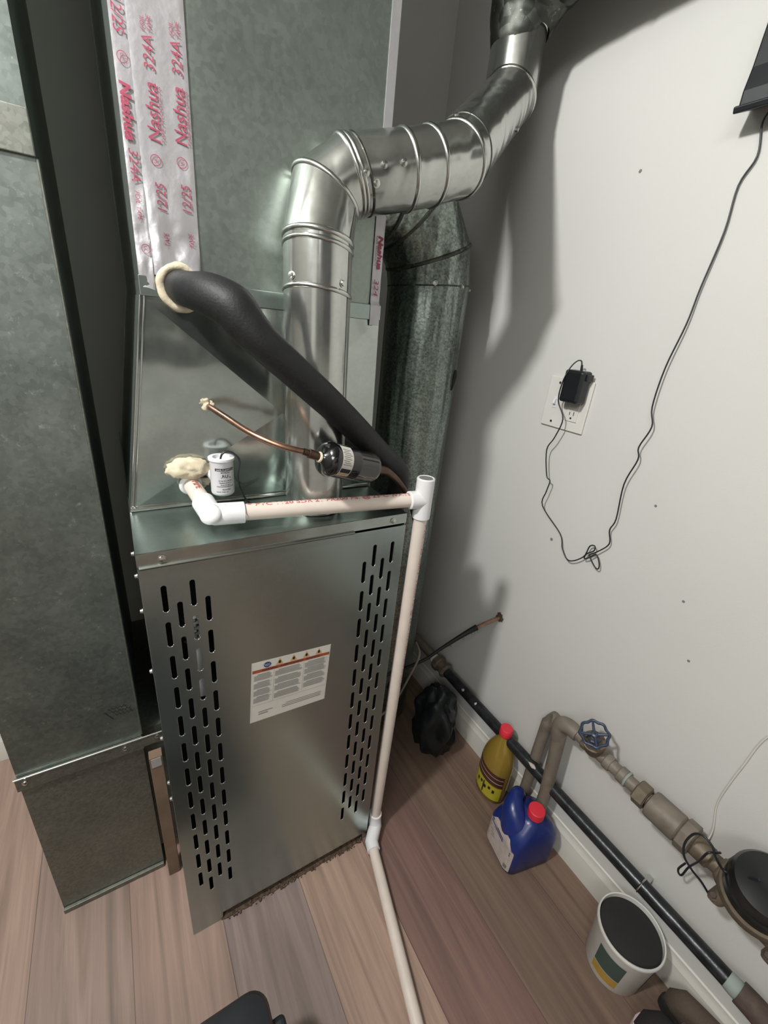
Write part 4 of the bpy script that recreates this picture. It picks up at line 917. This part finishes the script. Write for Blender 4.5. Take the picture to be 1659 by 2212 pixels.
# ================================================================= AMBER BOTTLE
AB = (0.858, -0.058)
A_ = thing('amber_bottle', (AB[0], AB[1], 0), 'amber plastic bottle with red cap and yellow label behind gas pipe', 'bottle')
T = rot2(AB, math.radians(-8)); m = MB(); rings = []
for hx, hy, z in ((0.036, 0.046, 0), (0.040, 0.052, 0.005), (0.041, 0.053, 0.06), (0.041, 0.053, 0.135), (0.039, 0.050, 0.155), (0.034, 0.042, 0.180), (0.026, 0.030, 0.205), (0.018, 0.019, 0.225), (0.0145, 0.0145, 0.235), (0.0145, 0.0145, 0.25)):
    rings.append([T(hx * math.cos(a), hy * math.sin(a), z) for a in [2 * math.pi * k / 36 for k in range(36)]])
m.ring_sweep(rings); m.build('body', M_gold, A_, smooth=60)
def abp(mb, a0, a1, z0, z1, d=0.0008, n=12, sl=0.0):
    vs = []; fs = []
    for i in range(n + 1):
        a = a0 + (a1 - a0) * i / n
        for z in (z0, z1): vs.append(T(-(0.041 + d) * math.cos(a), (0.053 + d) * math.sin(a), z + sl * (i / n - .5)))
    for i in range(n): fs.append((2 * i, 2 * i + 2, 2 * i + 3, 2 * i + 1))
    mb.raw(vs, fs); return mb
m = MB(); abp(m, -1.35, 1.25, 0.020, 0.075, sl=.01); al = m.build('yellow_label', M_yellow, A_, smooth=60)
m = MB(); abp(m, -1.35, 1.25, 0.078, 0.124, sl=.01); m.build('brown_label', M_brownlab, A_, smooth=60)
m = MB(); abp(m, -1.3, 1.2, 0.092, 0.0945, 0.0012, sl=.01); abp(m, -1.3, 1.2, 0.110, 0.112, 0.0012, sl=.01); m.build('label_stripe', M_label, A_, smooth=60)
m = MB()
for k in range(5): abp(m, -0.9 + k * .28, -0.9 + k * .28 + .15, 0.045 + (k % 2) * .008, 0.058 + (k % 2) * .006, 0.0013, 3)
abp(m, -0.2, -0.12, .024, .07, .0013, 2); m.build('label_lettering', M_ink, al, smooth=60)
m = MB(); m.lathe([(0.0178, 0), (0.0185, 0.002), (0.0182, 0.024), (0.0165, 0.026), (0.0, 0.026)], T(0, 0, 0.240), (0, 0, 1), 32); m.build('cap', M_redcap, A_, smooth=40)

# ================================================================= PAIL
PC = (0.828, -0.500)
Pa = thing('paint_pail', (PC[0], PC[1], 0), 'small white pail with dark dried contents on floor beneath gas pipe', 'pail')
m = MB(); m.lathe([(0.056, 0.0), (0.058, 0.003), (0.0655, 0.128), (0.0665, 0.130), (0.0685, 0.134), (0.0685, 0.141), (0.067, 0.143), (0.0645, 0.142), (0.0638, 0.120), (0.0, 0.120)], (PC[0], PC[1], 0), (0, 0, 1), 56); m.build('pail_body', M_pail, Pa, smooth=40)
m = MB(); m.lathe([(0.0636, 0.131), (0.060, 0.1325), (0.0, 0.132)], (PC[0], PC[1], 0), (0, 0, 1), 48); m.build('dark_contents', M_paint, Pa, smooth=40)
def pp(mb, a0, a1, z0, z1, d, n=14):
    vs = []; fs = []
    for i in range(n + 1):
        a = a0 + (a1 - a0) * i / n
        for z in (z0, z1): r = 0.058 + 0.0075 * (z - .003) / .125 + d; vs.append((PC[0] + r * math.cos(a), PC[1] + r * math.sin(a), z))
    for i in range(n): fs.append((2 * i, 2 * i + 2, 2 * i + 3, 2 * i + 1))
    mb.raw(vs, fs); return mb
m = MB(); pp(m, math.radians(160), math.radians(212), 0.048, 0.108, .0006); m.build('green_label', M_green, Pa, smooth=60)
m = MB(); pp(m, math.radians(160), math.radians(212), 0.018, 0.044, .0006); m.build('ochre_label', M_ochre, Pa, smooth=60)
m = MB(); pp(m, math.radians(262), math.radians(300), 0.02, 0.12, .0006); m.build('grey_label', M_shoeb, Pa, smooth=60)

# ================================================================= SHOES
def shoe(name, cx, y0, lab_, matu, L_=0.29, wd=0.047, h=0.085):
    s = thing(name, (cx, y0 - L_ / 2, 0), lab_, 'shoe', 'shoes on the floor by the pail')
    m = MB(); rings = []
    n = 14
    for i in range(n + 1):
        t = i / n; y = y0 - L_ * t
        w_ = wd * (math.sin(math.pi * min(1, max(0.0, 0.06 + t * 0.94)) ** 0.75) ** 0.35) if 0 < t < 1 else wd * 0.35
        hh_ = h * (0.62 + 0.38 * min(1, t * 1.6)) if t > 0 else h * 0.35
        ring = []
        for k in range(20):
            a = 2 * math.pi * k / 20; ring.append((cx + w_ * math.cos(a), y, 0.018 + hh_ * 0.5 + hh_ * 0.5 * math.sin(a)))
        rings.append(ring)
    m.ring_sweep(rings); m.build('upper', matu, s, smooth=60)
    m = MB(); rings = []
    for z in (0.0, 0.018, 0.024):
        ring = []
        for i in range(36):
            a = 2 * math.pi * i / 36; ring.append((cx + (wd + .003) * math.copysign(abs(math.cos(a)) ** .8, math.cos(a)), y0 - L_ / 2 + (L_ / 2 + .004) * math.sin(a), z))
        rings.append(ring)
    m.ring_sweep(rings); m.build('sole', M_shoe if matu is not M_shoe else M_shoep, s, smooth=40)
    return s
s1 = shoe('slip_on_shoe', 0.779, -0.582, 'black suede shoe nearer the pail at the bottom edge', M_shoe, wd=0.046)
m = MB(); m.tube([(0.800, -0.640, 0.083), (0.795, -0.70, 0.104), (0.79, -0.78, 0.110)], [0.022, 0.030, 0.032], 20, smooth=4); m.build('brown_tongue', M_shoeb, s1, smooth=60)
s2 = shoe('slip_on_shoe', 0.866, -0.592, 'brown suede shoe closer to the baseboard at the bottom edge', M_shoeb, wd=0.029, h=0.1)

# ================================================================= BLACK CASE (bottom edge)
K = thing('black_storage_case', (-0.17, -0.588, 0), 'black plastic case on the floor at the bottom edge of view', 'case')
m = MB(); rings = []
for d, z in ((0.012, 0.0), (0.004, 0.006), (0.0, 0.25), (0.0, 0.286), (0.006, 0.296), (0.03, 0.300)):
    rings.append([(-0.17 + x, -0.588 + y, z) for x, y in rrect(0.262 - d, 0.340 - d, 0.03 - d * .5)])
m.ring_sweep(rings); m.build('case_body', M_black, K, smooth=40)  # unseen rear length stretched to darken the reflection in the furnace door
m = MB(); m.box((0.085, -0.50, 0.20), (0.112, -0.292, 0.275)); m.build('side_latch', M_black, K, smooth=0, bevel=0.008)

# ================================================================= DARK BAG IN THE CORNER
bg = blob('plastic_bag', (0.775, 0.150, 0.125), (0.062, 0.075, 0.125), M_teal, None, 0.35, 9)
tag(bg, 'dark teal crumpled plastic bag in shadow under the gas pipe', 'bag')
